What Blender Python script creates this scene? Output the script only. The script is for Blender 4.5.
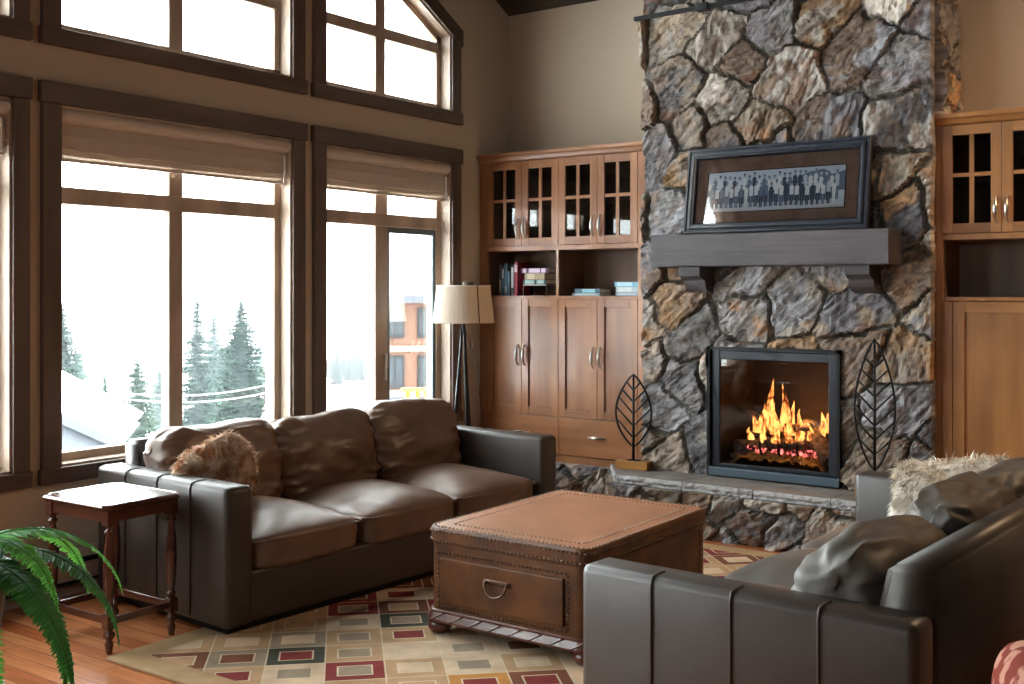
import bpy, bmesh, math, random
import numpy as np
from mathutils import Vector, Matrix, noise, Euler
for o in list(bpy.data.objects): bpy.data.objects.remove(o, do_unlink=True)
SC = bpy.context.scene
COL = SC.collection
R = math.radians
random.seed(7)
# ------------------------------------------------------------------ camera
cd = bpy.data.cameras.new('camera'); cam = bpy.data.objects.new('camera', cd); COL.objects.link(cam)
cam.location = (4.97, 0, 1.5); cam.rotation_euler = (R(90), 0, R(35.4))
cd.sensor_width = 36; cd.lens = 1114 / 1024 * 36; cd.shift_y = -51 / 1024; cd.clip_start = .05; cd.clip_end = 600
SC.camera = cam
# ------------------------------------------------------------------ light
SC.view_settings.view_transform = 'Standard'; SC.view_settings.look = 'None'
SC.view_settings.gamma = 1; SC.view_settings.use_curve_mapping = False
SC.view_settings.exposure = 2.32
w = bpy.data.worlds.new('overcast_sky'); SC.world = w; w.use_nodes = True
bg = w.node_tree.nodes['Background']; bg.inputs[0].default_value = (.93, .97, 1, 1); bg.inputs[1].default_value = 5.0
def portal(loc, rot, sx, sy):
    l = bpy.data.lights.new('portal', 'AREA'); l.shape = 'RECTANGLE'; l.size = sx; l.size_y = sy
    l.cycles.is_portal = True
    o = bpy.data.objects.new('sky_portal', l); COL.objects.link(o); o.location = loc; o.rotation_euler = rot
for y0, y1, z0, z1 in ((1.65, 2.91, .64, 2.41), (3.16, 4.69, .64, 2.41), (4.97, 6.226, .64, 2.41), (1.65, 2.91, 2.78, 4.0), (3.16, 4.69, 2.78, 4.55), (4.97, 6.226, 2.78, 4.0)):
    portal((-.19, (y0 + y1) / 2, (z0 + z1) / 2), (0, R(-90), 0), z1 - z0, y1 - y0)
portal((3.6, -3.6, 2.4), (R(90), 0, 0), 1.0, .8)        # small window of the room's far end, behind the viewer
portal((-.19, -.25, 1.97), (0, R(-90), 0), 2.66, 1.9)  # sky light through the added, unseen window of the left wall
# a warm recessed ceiling lamp above the right cabinet
def lamp(loc, power, col, size, rot=(0, 0, 0)):
    l = bpy.data.lights.new('lamp', 'AREA'); l.shape = 'DISK'; l.size = size; l.energy = power; l.color = col
    o = bpy.data.objects.new('ceiling_lamp_light', l); COL.objects.link(o); o.location = loc; o.rotation_euler = rot
    return o
lamp((5.3, 6.2, 3.75), 14, (1, .68, .40), .2)

# ------------------------------------------------------------------ helpers
def tag(o, label=None, cat=None, group=None, kind=None):
    if label: o['label'] = label
    if cat: o['category'] = cat
    if group: o['group'] = group
    if kind: o['kind'] = kind
    return o
def thing(name, loc, label=None, cat=None, rz=0, group=None, kind=None):
    o = bpy.data.objects.new(name, None); COL.objects.link(o); o.location = loc; o.rotation_euler = (0, 0, rz); o.empty_display_size = .1
    return tag(o, label, cat, group, kind)
def ob(name, bm, m, parent=None, smooth=False, loc=None, label=None):
    me = bpy.data.meshes.new(name)
    if isinstance(bm, bmesh.types.BMesh):
        bm.normal_update(); bm.to_mesh(me); bm.free()
    else: me = bm
    for mm in (m if isinstance(m, (list, tuple)) else [m]): me.materials.append(mm)
    if smooth: me.shade_smooth()
    o = bpy.data.objects.new(name, me); COL.objects.link(o)
    if parent: o.parent = parent
    if loc: o.location = loc
    if label: o['label'] = label
    return o
def copy_tree(o, parent=None):
    c = o.copy(); COL.objects.link(c); c.parent = parent
    for ch in list(o.children): copy_tree(ch, c)
    return c
def NB(): return bmesh.new()
def box(bm, x0, x1, y0, y1, z0, z1, mi=0, bev=0, M=None):
    vs = [bm.verts.new((x, y, z)) for x in (x0, x1) for y in (y0, y1) for z in (z0, z1)]
    fs = [bm.faces.new([vs[i] for i in q]) for q in ((0, 1, 3, 2), (4, 6, 7, 5), (0, 4, 5, 1), (2, 3, 7, 6), (0, 2, 6, 4), (1, 5, 7, 3))]
    for f in fs: f.material_index = mi
    if bev:
        es = list({e for f in fs for e in f.edges})
        r = bmesh.ops.bevel(bm, geom=es, offset=bev, segments=2, affect='EDGES', profile=.5)
        vs = list({v for f in r['faces'] for v in f.verts} | {v for v in vs if v.is_valid})
        for f in r['faces']: f.material_index = mi
    if M is not None: bmesh.ops.transform(bm, matrix=M, verts=[v for v in vs if v.is_valid])
    return [v for v in vs if v.is_valid]
def prism(bm, pts, ax, a0, a1, mi=0):
    """polygon pts (2d) extruded along axis ax between a0 and a1; the 2d axes are the other two in order"""
    def mk(p, a):
        if ax == 'x': return (a, p[0], p[1])
        if ax == 'y': return (p[0], a, p[1])
        return (p[0], p[1], a)
    A = [bm.verts.new(mk(p, a0)) for p in pts]; B = [bm.verts.new(mk(p, a1)) for p in pts]
    n = len(pts); fs = [bm.faces.new(A[::-1]), bm.faces.new(B)]
    for i in range(n): fs.append(bm.faces.new((A[i], A[(i + 1) % n], B[(i + 1) % n], B[i])))
    for f in fs: f.material_index = mi
    bmesh.ops.recalc_face_normals(bm, faces=fs)
    return A + B
def tube(bm, pts, r, n=8, closed=False, mi=0, flat=None):
    pts = [Vector(p) for p in pts]; N = len(pts); rs = r if isinstance(r, (list, tuple)) else [r] * N
    rings = []; up = None
    for i, p in enumerate(pts):
        if closed: d = pts[(i + 1) % N] - pts[i - 1]
        else: d = pts[min(i + 1, N - 1)] - pts[max(i - 1, 0)]
        if d.length < 1e-9: d = Vector((0, 0, 1))
        d.normalize()
        if up is None:
            up = Vector((0, 0, 1)) if abs(d.z) < .9 else Vector((1, 0, 0))
        s = d.cross(up)
        if s.length < 1e-6: s = d.cross(Vector((0, 1, 0)))
        s.normalize(); t = s.cross(d).normalized(); up = t
        fx = flat if flat else 1
        rings.append([bm.verts.new(p + (s * math.cos(a) + t * math.sin(a) * fx) * rs[i]) for a in [2 * math.pi * k / n for k in range(n)]])
    for i in range(N if closed else N - 1):
        a, b = rings[i], rings[(i + 1) % N]
        for k in range(n):
            f = bm.faces.new((a[k], a[(k + 1) % n], b[(k + 1) % n], b[k])); f.material_index = mi; f.smooth = True
    if not closed:
        for q in (rings[0][::-1], rings[-1]):
            f = bm.faces.new(q); f.material_index = mi
    return rings
def lathe(bm, prof, c=(0, 0), n=20, mi=0):
    """prof: (radius, z)"""
    rings = []
    for r, z in prof:
        r = max(r, 1e-4)
        rings.append([bm.verts.new((c[0] + r * math.cos(2 * math.pi * k / n), c[1] + r * math.sin(2 * math.pi * k / n), z)) for k in range(n)])
    for a, b in zip(rings, rings[1:]):
        for k in range(n):
            f = bm.faces.new((a[k], a[(k + 1) % n], b[(k + 1) % n], b[k])); f.smooth = True; f.material_index = mi
    bm.faces.new(rings[0][::-1]); bm.faces.new(rings[-1])
def puff(sx, sy, sz, p=4., n=22, wr=0., seed=0, sag=0., ws=6., crown=0.):
    """a stuffed cushion: super-ellipsoid with wrinkles; half sizes sx, sy, sz"""
    bm = NB(); bmesh.ops.create_grid(bm, x_segments=2, y_segments=2, size=1); bm.clear()
    idx = {}
    def V(x, y, z):
        k = (round(x, 5), round(y, 5), round(z, 5))
        if k not in idx: idx[k] = bm.verts.new(k)
        return idx[k]
    g = [-1 + 2 * i / n for i in range(n + 1)]
    g = [math.sin(q * math.pi / 2) * .35 + q * .65 for q in g]
    for i in range(n):
        for j in range(n):
            a0, a1, b0, b1 = g[i], g[i + 1], g[j], g[j + 1]
            for s in (-1, 1):
                for q in (((a0, b0, s), (a1, b0, s), (a1, b1, s), (a0, b1, s)), ((a0, s, b0), (a0, s, b1), (a1, s, b1), (a1, s, b0)), ((s, a0, b0), (s, a1, b0), (s, a1, b1), (s, a0, b1))):
                    vs = [V(*t) for t in q]
                    if s < 0: vs = vs[::-1]
                    bm.faces.new(vs)
    for v in bm.verts:
        x, y, z = v.co; k = (abs(x) ** p + abs(y) ** p + abs(z) ** p) ** (1 / p); x, y, z = x / k, y / k, z / k
        cz = z * (1 + crown * (1 - x * x) * (1 - y * y))
        q = Vector((x * sx, y * sy, cz * sz))
        if wr:
            nv = Vector((x, y, z)).normalized()
            e = noise.noise(Vector((q.x * ws + seed * 9.1, q.y * ws * .5, q.z * ws * 1.3)))
            rdg = 1 - abs(noise.noise(Vector((q.x * ws * .9 + 31 * seed, q.y * ws * .7 + 5, q.z * ws * 1.6)))) * 2
            f2 = noise.noise(Vector((q.x * ws * 3.4 + seed, q.y * ws * 1.4, q.z * ws * 3))) 
            q += nv * wr * (e * .9 + (rdg ** 3) * .5 * min(1, abs(y) + .3) + f2 * .25)
        if sag: q.z -= sag * (1 - x * x) * (1 - y * y)
        v.co = q
    bmesh.ops.recalc_face_normals(bm, faces=bm.faces[:])
    for f in bm.faces: f.smooth = True
    return bm
def xf(bm, M): bmesh.ops.transform(bm, matrix=M, verts=bm.verts[:]); return bm
def TR(x, y, z, rx=0, ry=0, rz=0): return Matrix.Translation((x, y, z)) @ Euler((rx, ry, rz)).to_matrix().to_4x4()

# ------------------------------------------------------------------ materials
def mat(name, col, rough=.5, metal=0, spec=.5, col2=None, ns=5., scl=(1, 1, 1), bump=0., bs=60., bscl=(1, 1, 1), emit=None, es=0, coat=0, det=4, rot=(0, 0, 0), rvar=0, lo=.35, hi=.65, alpha=None):
    m = bpy.data.materials.new(name); m.use_nodes = True; N = m.node_tree.nodes; L = m.node_tree.links
    b = N['Principled BSDF']; b.inputs['Base Color'].default_value = (*col, 1); b.inputs['Roughness'].default_value = rough
    b.inputs['Metallic'].default_value = metal; b.inputs['Specular IOR Level'].default_value = spec; b.inputs['Coat Weight'].default_value = coat; b.inputs['Coat Roughness'].default_value = .12
    tc = N.new('ShaderNodeTexCoord')
    if col2 or rvar:
        mp = N.new('ShaderNodeMapping'); mp.inputs['Scale'].default_value = scl; mp.inputs['Rotation'].default_value = rot; L.new(tc.outputs['Object'], mp.inputs[0])
        nz = N.new('ShaderNodeTexNoise'); nz.inputs['Scale'].default_value = ns; nz.inputs['Detail'].default_value = det; nz.inputs['Roughness'].default_value = .62; L.new(mp.outputs[0], nz.inputs[0])
        cr = N.new('ShaderNodeValToRGB'); cr.color_ramp.elements[0].position = lo; cr.color_ramp.elements[1].position = hi
        cr.color_ramp.elements[0].color = (*col, 1); cr.color_ramp.elements[1].color = (*(col2 or col), 1); L.new(nz.outputs['Fac'], cr.inputs[0]); L.new(cr.outputs[0], b.inputs['Base Color'])
        if rvar:
            mr = N.new('ShaderNodeMapRange'); mr.inputs['To Min'].default_value = rough - rvar; mr.inputs['To Max'].default_value = rough + rvar; L.new(nz.outputs['Fac'], mr.inputs[0]); L.new(mr.outputs[0], b.inputs['Roughness'])
    if bump:
        mp2 = N.new('ShaderNodeMapping'); mp2.inputs['Scale'].default_value = bscl; L.new(tc.outputs['Object'], mp2.inputs[0])
        n2 = N.new('ShaderNodeTexNoise'); n2.inputs['Scale'].default_value = bs; n2.inputs['Detail'].default_value = 5; L.new(mp2.outputs[0], n2.inputs[0])
        bp = N.new('ShaderNodeBump'); bp.inputs['Strength'].default_value = bump; bp.inputs['Distance'].default_value = .01; L.new(n2.outputs['Fac'], bp.inputs['Height']); L.new(bp.outputs[0], b.inputs['Normal'])
    if emit: b.inputs['Emission Color'].default_value = (*emit, 1); b.inputs['Emission Strength'].default_value = es
    return m
def wood(name, c1, c2, ax='z', rough=.4, knots=.0, s=9., bump=.12, coat=0, spec=.5, board=0.):
    st = {'x': (.06, 1, 1), 'y': (1, .06, 1), 'z': (1, 1, .06)}[ax]
    m = mat(name, c1, rough, col2=c2, ns=s, scl=st, bump=bump, bs=60, bscl=st, coat=coat, spec=spec, det=7, lo=.3, hi=.72)
    N = m.node_tree.nodes; L = m.node_tree.links; b = N['Principled BSDF']; src = b.inputs['Base Color'].links[0].from_socket
    tc = [n for n in N if n.type == 'TEX_COORD'][0]
    # broad light / dark mottling of the timber
    mp = N.new('ShaderNodeMapping'); mp.inputs['Scale'].default_value = {'x': (.35, 1, 1), 'y': (1, .35, 1), 'z': (1, 1, .35)}[ax]; L.new(tc.outputs['Object'], mp.inputs[0])
    nz = N.new('ShaderNodeTexNoise'); nz.inputs['Scale'].default_value = 4.5; nz.inputs['Detail'].default_value = 3; L.new(mp.outputs[0], nz.inputs[0])
    mr = N.new('ShaderNodeMapRange'); mr.inputs['From Min'].default_value = .3; mr.inputs['From Max'].default_value = .7; mr.inputs['To Min'].default_value = .72; mr.inputs['To Max'].default_value = 1.2; L.new(nz.outputs['Fac'], mr.inputs[0])
    mx = N.new('ShaderNodeVectorMath'); mx.operation = 'SCALE'; L.new(src, mx.inputs[0]); L.new(mr.outputs[0], mx.inputs['Scale'])
    out = mx.outputs[0]
    if knots:
        vo = N.new('ShaderNodeTexVoronoi'); vo.inputs['Scale'].default_value = knots
        mk = N.new('ShaderNodeMapping'); mk.inputs['Scale'].default_value = {'x': (.5, 1, 1), 'y': (1, .5, 1), 'z': (1, 1, .5)}[ax]; L.new(tc.outputs['Object'], mk.inputs[0]); L.new(mk.outputs[0], vo.inputs['Vector'])
        k = N.new('ShaderNodeMapRange'); k.inputs['From Min'].default_value = .04; k.inputs['From Max'].default_value = .13; k.inputs['To Min'].default_value = .35; k.inputs['To Max'].default_value = 1; L.new(vo.outputs['Distance'], k.inputs[0])
        m2 = N.new('ShaderNodeVectorMath'); m2.operation = 'SCALE'; L.new(out, m2.inputs[0]); L.new(k.outputs[0], m2.inputs['Scale']); out = m2.outputs[0]
    L.new(out, b.inputs['Base Color'])
    return m
def glass(name, tint=(1, 1, 1), refl=1., rough=.0):
    m = bpy.data.materials.new(name); m.use_nodes = True; N = m.node_tree.nodes; L = m.node_tree.links
    N.remove(N['Principled BSDF']); t = N.new('ShaderNodeBsdfTransparent'); t.inputs[0].default_value = (*tint, 1)
    g = N.new('ShaderNodeBsdfGlossy'); g.inputs['Roughness'].default_value = rough
    fr = N.new('ShaderNodeFresnel'); fr.inputs[0].default_value = 1.45
    mm = N.new('ShaderNodeMath'); mm.operation = 'MULTIPLY'; mm.inputs[1].default_value = refl; L.new(fr.outputs[0], mm.inputs[0])
    mx = N.new('ShaderNodeMixShader'); L.new(mm.outputs[0], mx.inputs[0]); L.new(t.outputs[0], mx.inputs[1]); L.new(g.outputs[0], mx.inputs[2]); L.new(mx.outputs[0], N['Material Output'].inputs[0])
    return m
M = {}
M['wall'] = mat('wall_paint', (.50, .405, .30), .75, bump=.05, bs=180)
M['dim'] = wood('darkened_unseen_walls', (.05, .03, .018), (.09, .055, .035), 'z', .6)  # unseen walls made dark to cut the light they bounce back
M['ceil'] = wood('ceiling_boards', (.028, .02, .015), (.05, .036, .028), 'x', .6)
M['casing'] = wood('window_casing_wood', (.075, .048, .035), (.13, .083, .062), 'z', .5, knots=2.6)
M['casingy'] = wood('window_casing_wood_horizontal', (.075, .048, .035), (.13, .083, .062), 'y', .5, knots=2.6)
M['jamb'] = wood('window_frame_wood', (.37, .27, .20), (.47, .36, .27), 'z', .45, bump=.05)
def translucent(m, col, f):
    N = m.node_tree.nodes; L = m.node_tree.links; b = N['Principled BSDF']; t = N.new('ShaderNodeBsdfTranslucent'); t.inputs[0].default_value = (*col, 1); x = N.new('ShaderNodeMixShader'); x.inputs[0].default_value = f
    L.new(b.outputs[0], x.inputs[1]); L.new(t.outputs[0], x.inputs[2]); L.new(x.outputs[0], N['Material Output'].inputs[0])
M['glass'] = glass('window_glass', (.97, 1, .99), .5)
M['gasket'] = mat('grey_gasket', (.12, .14, .15), .5)
M['shade'] = mat('shade_linen', (.58, .48, .40), .85, col2=(.64, .54, .45), ns=70, scl=(1, .1, 1), bump=.15, bs=300)
translucent(M['shade'], (.5, .4, .3), .12)
M['white'] = mat('white_plastic', (.8, .8, .78), .5)
M['cab'] = wood('cabinet_alder', (.22, .085, .034), (.38, .165, .07), 'z', .36, knots=1.3, coat=.15)
M['cabx'] = wood('cabinet_alder_crossgrain', (.22, .085, .034), (.38, .165, .07), 'x', .36, knots=1.3, coat=.15)
M['cabin'] = wood('cabinet_inside', (.14, .07, .035), (.2, .105, .055), 'z', .5)
M['cabr'] = wood('cabinet_alder_golden', (.26, .10, .024), (.42, .18, .048), 'z', .36, knots=1.5, coat=.15)
M['cabrx'] = wood('cabinet_alder_golden_crossgrain', (.26, .10, .024), (.42, .18, .048), 'x', .36, knots=1.5, coat=.15)
M['cabglass'] = glass('cabinet_glass', (.55, .55, .55), 1.6)
M['nickel'] = mat('brushed_nickel', (.62, .58, .54), .3, 1)
M['black'] = mat('black_iron', (.012, .012, .013), .45, .6)
M['blackm'] = mat('black_metal_trim', (.03, .034, .042), .32, .5)
M['bluem'] = mat('blued_steel_strip', (.10, .135, .17), .35, .6)
M['mantel'] = wood('mantel_timber', (.042, .033, .036), (.085, .068, .072), 'x', .5, knots=1.6, bump=.3)
M['frame'] = mat('picture_frame_blue_black', (.022, .027, .04), .3, coat=.4, bump=.1, bs=90, bscl=(.1, 1, 1))
M['matb'] = mat('picture_mat_brown', (.16, .085, .06), .8, col2=(.24, .15, .11), ns=9)
M['leather'] = mat('brown_leather', (.105, .052, .030), .40, col2=(.17, .095, .06), ns=3, bump=.07, bs=150, rvar=.08, spec=.6)
M['leather2'] = mat('charcoal_leather', (.030, .020, .015), .44, col2=(.044, .030, .023), ns=3, bump=.07, bs=150, rvar=.08, spec=.55)
M['leather3'] = mat('taupe_leather', (.060, .048, .038), .54, col2=(.095, .081, .07), ns=3, bump=.07, bs=150, rvar=.08, spec=.5)
M['seam'] = mat('leather_seam', (.07, .06, .055), .5)
M['ctl'] = mat('tan_leather_top', (.27, .105, .045), .42, col2=(.36, .155, .075), ns=5, bump=.15, bs=60, coat=.15, rvar=.05)
M['cts'] = mat('trunk_leather_side', (.065, .022, .006), .45, col2=(.15, .052, .013), ns=5, bump=.1, bs=60, coat=.05, spec=.35)
M['ctm'] = mat('red_brown_polished_wood', (.075, .02, .011), .28, col2=(.12, .036, .02), ns=8, scl=(1, 1, .1), coat=.2)
M['nail'] = mat('brass_nail', (.16, .11, .08), .35, .9)
M['bronze'] = mat('dark_bronze', (.12, .07, .05), .35, .9)
M['sidet'] = mat('side_table_cherry', (.045, .013, .008), .2, col2=(.085, .026, .014), ns=7, scl=(.2, 1, 1), coat=.6)
M['lshade'] = mat('lamp_shade_linen', (.62, .53, .43), .85, bump=.1, bs=400)
M['fur1'] = mat('rust_fur', (.42, .17, .07), .8, col2=(.80, .64, .48), ns=14, lo=.38, hi=.6)
M['fur2'] = mat('cream_fur', (.55, .46, .36), .8, col2=(.88, .80, .70), ns=16, lo=.4, hi=.6)
M['snow'] = mat('snow', (.85, .88, .92), .8, bump=.3, bs=2)
M['tree'] = mat('spruce_needles', (.006, .016, .010), .9, spec=.1, col2=(.02, .04, .026), ns=1.2)
M['tree2'] = mat('pale_spruce_needles', (.012, .024, .013), .9, spec=.1, col2=(.03, .05, .03), ns=1.2)
M['bark'] = mat('bark', (.06, .045, .035), .9)
M['log'] = mat('charred_log', (.02, .016, .014), .9, col2=(.22, .17, .15), ns=30, bump=.8, bs=40, bscl=(.3, 1, 1))
M['ash'] = mat('ember_bed_sand', (.45, .30, .10), .9, col2=(.12, .09, .03), ns=50, bump=1, bs=60)
M['firebox'] = mat('firebox_panel', (.03, .016, .010), .7, col2=(.016, .01, .008), ns=6)
M['fern'] = mat('fern_green', (.06, .27, .05), .5, col2=(.12, .42, .09), ns=9)
M['fern2'] = mat('fern_dark_green', (.02, .10, .03), .5, col2=(.05, .2, .05), ns=9)
translucent(M['fern'], (.16, .55, .08), .4); translucent(M['fern2'], (.06, .28, .05), .35)
M['pot'] = mat('grey_pot', (.05, .048, .045), .6)
M['crystal'] = glass('crystal', (.9, .93, .97), 3.)
# floor
def floor_mat():
    m = mat('red_hardwood', (.3, .1, .04), .22, coat=.3); N = m.node_tree.nodes; L = m.node_tree.links; b = N['Principled BSDF']
    tc = [n for n in N if n.type == 'TEX_COORD'][0]
    mp = N.new('ShaderNodeMapping'); L.new(tc.outputs['Object'], mp.inputs[0])
    br = N.new('ShaderNodeTexBrick'); br.inputs['Scale'].default_value = 1; br.inputs['Brick Width'].default_value = 1.1; br.inputs['Row Height'].default_value = .085
    br.inputs['Mortar Size'].default_value = .0012; br.inputs['Color1'].default_value = (.36, .10, .032, 1); br.inputs['Color2'].default_value = (.62, .25, .10, 1); br.inputs['Mortar'].default_value = (.06, .02, .01, 1); br.inputs['Bias'].default_value = -.1
    L.new(mp.outputs[0], br.inputs['Vector'])
    m2 = N.new('ShaderNodeMapping'); m2.inputs['Scale'].default_value = (.6, 9, 1); L.new(tc.outputs['Object'], m2.inputs[0])
    nz = N.new('ShaderNodeTexNoise'); nz.inputs['Scale'].default_value = 6; nz.inputs['Detail'].default_value = 5; L.new(m2.outputs[0], nz.inputs[0])
    mr = N.new('ShaderNodeMapRange'); mr.inputs['From Min'].default_value = .3; mr.inputs['From Max'].default_value = .7; mr.inputs['To Min'].default_value = .75; mr.inputs['To Max'].default_value = 1.2; L.new(nz.outputs['Fac'], mr.inputs[0])
    mx = N.new('ShaderNodeVectorMath'); mx.operation = 'SCALE'; L.new(br.outputs['Color'], mx.inputs[0]); L.new(mr.outputs[0], mx.inputs['Scale']); L.new(mx.outputs[0], b.inputs['Base Color'])
    return m
M['floor'] = floor_mat()
def rug_mat(hx, hy, bw):
    m = mat('woven_rug', (.5, .4, .25), .95, spec=.1); N = m.node_tree.nodes; L = m.node_tree.links; b = N['Principled BSDF']
    tc = [n for n in N if n.type == 'TEX_COORD'][0]
    def math_(op, a, bb=None, c=None):
        n = N.new('ShaderNodeMath'); n.operation = op
        for i, q in enumerate((a, bb, c)):
            if q is None: continue
            if isinstance(q, (int, float)): n.inputs[i].default_value = q
            else: L.new(q, n.inputs[i])
        return n.outputs[0]
    mp = N.new('ShaderNodeMapping'); mp.inputs['Rotation'].default_value = (0, 0, R(-44)); mp.inputs['Scale'].default_value = (1 / .235, 1 / .215, 1); mp.vector_type = 'TEXTURE'
    mp.vector_type = 'POINT'; L.new(tc.outputs['Object'], mp.inputs[0])
    # rotate first, then scale
    mp.inputs['Scale'].default_value = (1, 1, 1)
    sp = N.new('ShaderNodeSeparateXYZ'); L.new(mp.outputs[0], sp.inputs[0])
    X = math_('DIVIDE', sp.outputs[0], .235); Y = math_('DIVIDE', sp.outputs[1], .215)
    X = math_('ADD', X, .3)
    ix = math_('FLOOR', X); iy = math_('FLOOR', Y); fx = math_('ABSOLUTE', math_('SUBTRACT', math_('SUBTRACT', X, ix), .5)); fy = math_('ABSOLUTE', math_('SUBTRACT', math_('SUBTRACT', Y, iy), .5))
    cb = N.new('ShaderNodeCombineXYZ'); L.new(ix, cb.inputs[0]); L.new(iy, cb.inputs[1])
    def wn(seed):
        cbb = N.new('ShaderNodeVectorMath'); cbb.operation = 'ADD'; L.new(cb.outputs[0], cbb.inputs[0]); cbb.inputs[1].default_value = (seed, seed * 2, seed)
        n = N.new('ShaderNodeTexWhiteNoise'); n.noise_dimensions = '3D'; L.new(cbb.outputs[0], n.inputs['Vector']); return n.outputs['Value']
    def ramp(v, cols):
        r = N.new('ShaderNodeValToRGB'); r.color_ramp.interpolation = 'CONSTANT'; e = r.color_ramp.elements
        while len(e) < len(cols): e.new(.5)
        for i, (c) in enumerate(cols): e[i].position = i / len(cols); e[i].color = (*c, 1)
        L.new(v, r.inputs[0]); return r.outputs[0]
    cream, tan, maroon, green, gold, brown, sage = (.53, .38, .26), (.40, .25, .14), (.19, .035, .032), (.055, .055, .042), (.44, .20, .055), (.16, .06, .035), (.27, .21, .15)
    outer = ramp(wn(3.3), [cream, tan, sage, cream, green, brown, maroon, cream, gold, tan])
    inner = ramp(wn(8.1), [maroon, sage, cream, brown, tan, cream, maroon])
    thin = N.new('ShaderNodeRGB'); thin.outputs[0].default_value = (.54, .43, .29, 1)
    def mixc(f, a, bb):
        n = N.new('ShaderNodeMix'); n.data_type = 'RGBA'; L.new(f, n.inputs[0]); L.new(a, n.inputs[6]); L.new(bb, n.inputs[7]); return n.outputs[2]
    def inside(w1, w2): return math_('MULTIPLY', math_('LESS_THAN', fx, w1), math_('LESS_THAN', fy, w2))
    c = mixc(inside(.30, .27), outer, thin.outputs[0]); c = mixc(inside(.27, .235), c, inner)
    c = mixc(math_('SUBTRACT', 1, inside(.487, .485)), c, thin.outputs[0])
    so = N.new('ShaderNodeSeparateXYZ'); L.new(tc.outputs['Object'], so.inputs[0])
    ax = math_('ABSOLUTE', so.outputs[0]); ay = math_('ABSOLUTE', so.outputs[1])
    inb = math_('MULTIPLY', math_('LESS_THAN', ax, hx - bw), math_('LESS_THAN', ay, hy - bw))
    bc = N.new('ShaderNodeRGB'); bc.outputs[0].default_value = (.37, .24, .13, 1)
    c = mixc(inb, bc.outputs[0], c)
    nz = N.new('ShaderNodeTexNoise'); nz.inputs['Scale'].default_value = 9; nz.inputs['Detail'].default_value = 6; L.new(tc.outputs['Object'], nz.inputs[0])
    mr = N.new('ShaderNodeMapRange'); mr.inputs['From Min'].default_value = .3; mr.inputs['From Max'].default_value = .7; mr.inputs['To Min'].default_value = .82; mr.inputs['To Max'].default_value = 1.12; L.new(nz.outputs['Fac'], mr.inputs[0])
    mx = N.new('ShaderNodeVectorMath'); mx.operation = 'SCALE'; L.new(c, mx.inputs[0]); L.new(mr.outputs[0], mx.inputs['Scale']); L.new(mx.outputs[0], b.inputs['Base Color'])
    return m
def stone_mat():
    m = mat('ledge_stone', (.3, .3, .3), .75, spec=.35); N = m.node_tree.nodes; L = m.node_tree.links; b = N['Principled BSDF']
    tc = [n for n in N if n.type == 'TEX_COORD'][0]
    at = N.new('ShaderNodeAttribute'); at.attribute_name = 'stone'
    at2 = N.new('ShaderNodeAttribute'); at2.attribute_name = 'grain'
    mp = N.new('ShaderNodeVectorMath'); mp.operation = 'MULTIPLY'; L.new(at2.outputs['Vector'], mp.inputs[0]); mp.inputs[1].default_value = (1, 1, 1)
    nz = N.new('ShaderNodeTexNoise'); nz.inputs['Scale'].default_value = 1.; nz.inputs['Detail'].default_value = 8; nz.inputs['Roughness'].default_value = .68; L.new(mp.outputs[0], nz.inputs[0])
    mr = N.new('ShaderNodeMapRange'); mr.inputs['From Min'].default_value = .32; mr.inputs['From Max'].default_value = .68; mr.inputs['To Min'].default_value = .42; mr.inputs['To Max'].default_value = 1.6; L.new(nz.outputs['Fac'], mr.inputs[0])
    n3 = N.new('ShaderNodeTexNoise'); n3.inputs['Scale'].default_value = 7; n3.inputs['Detail'].default_value = 6; L.new(tc.outputs['Object'], n3.inputs[0])
    rf = N.new('ShaderNodeMapRange'); rf.inputs['From Min'].default_value = .55; rf.inputs['From Max'].default_value = .68; rf.inputs['To Max'].default_value = .75; L.new(n3.outputs['Fac'], rf.inputs[0])
    rm = N.new('ShaderNodeMath'); rm.operation = 'MULTIPLY'; L.new(rf.outputs[0], rm.inputs[0]); L.new(at.outputs['Alpha'], rm.inputs[1])
    mi = N.new('ShaderNodeMix'); mi.data_type = 'RGBA'; L.new(rm.outputs[0], mi.inputs[0]); L.new(at.outputs['Color'], mi.inputs[6]); mi.inputs[7].default_value = (.34, .15, .05, 1)
    mx = N.new('ShaderNodeVectorMath'); mx.operation = 'SCALE'; L.new(mi.outputs[2], mx.inputs[0]); L.new(mr.outputs[0], mx.inputs['Scale']); L.new(mx.outputs[0], b.inputs['Base Color'])
    bp = N.new('ShaderNodeBump'); bp.inputs['Strength'].default_value = .9; bp.inputs['Distance'].default_value = .012; L.new(nz.outputs['Fac'], bp.inputs['Height']); L.new(bp.outputs[0], b.inputs['Normal'])
    return m
M['stone'] = stone_mat()
M['slab'] = mat('hearth_slab', (.13, .115, .105), .6, col2=(.22, .20, .185), ns=8, bump=.5, bs=25)
M['slabe'] = mat('hearth_slab_broken_edge', (.24, .235, .235), .7, col2=(.42, .41, .41), ns=22, bump=1, bs=30)

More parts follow.
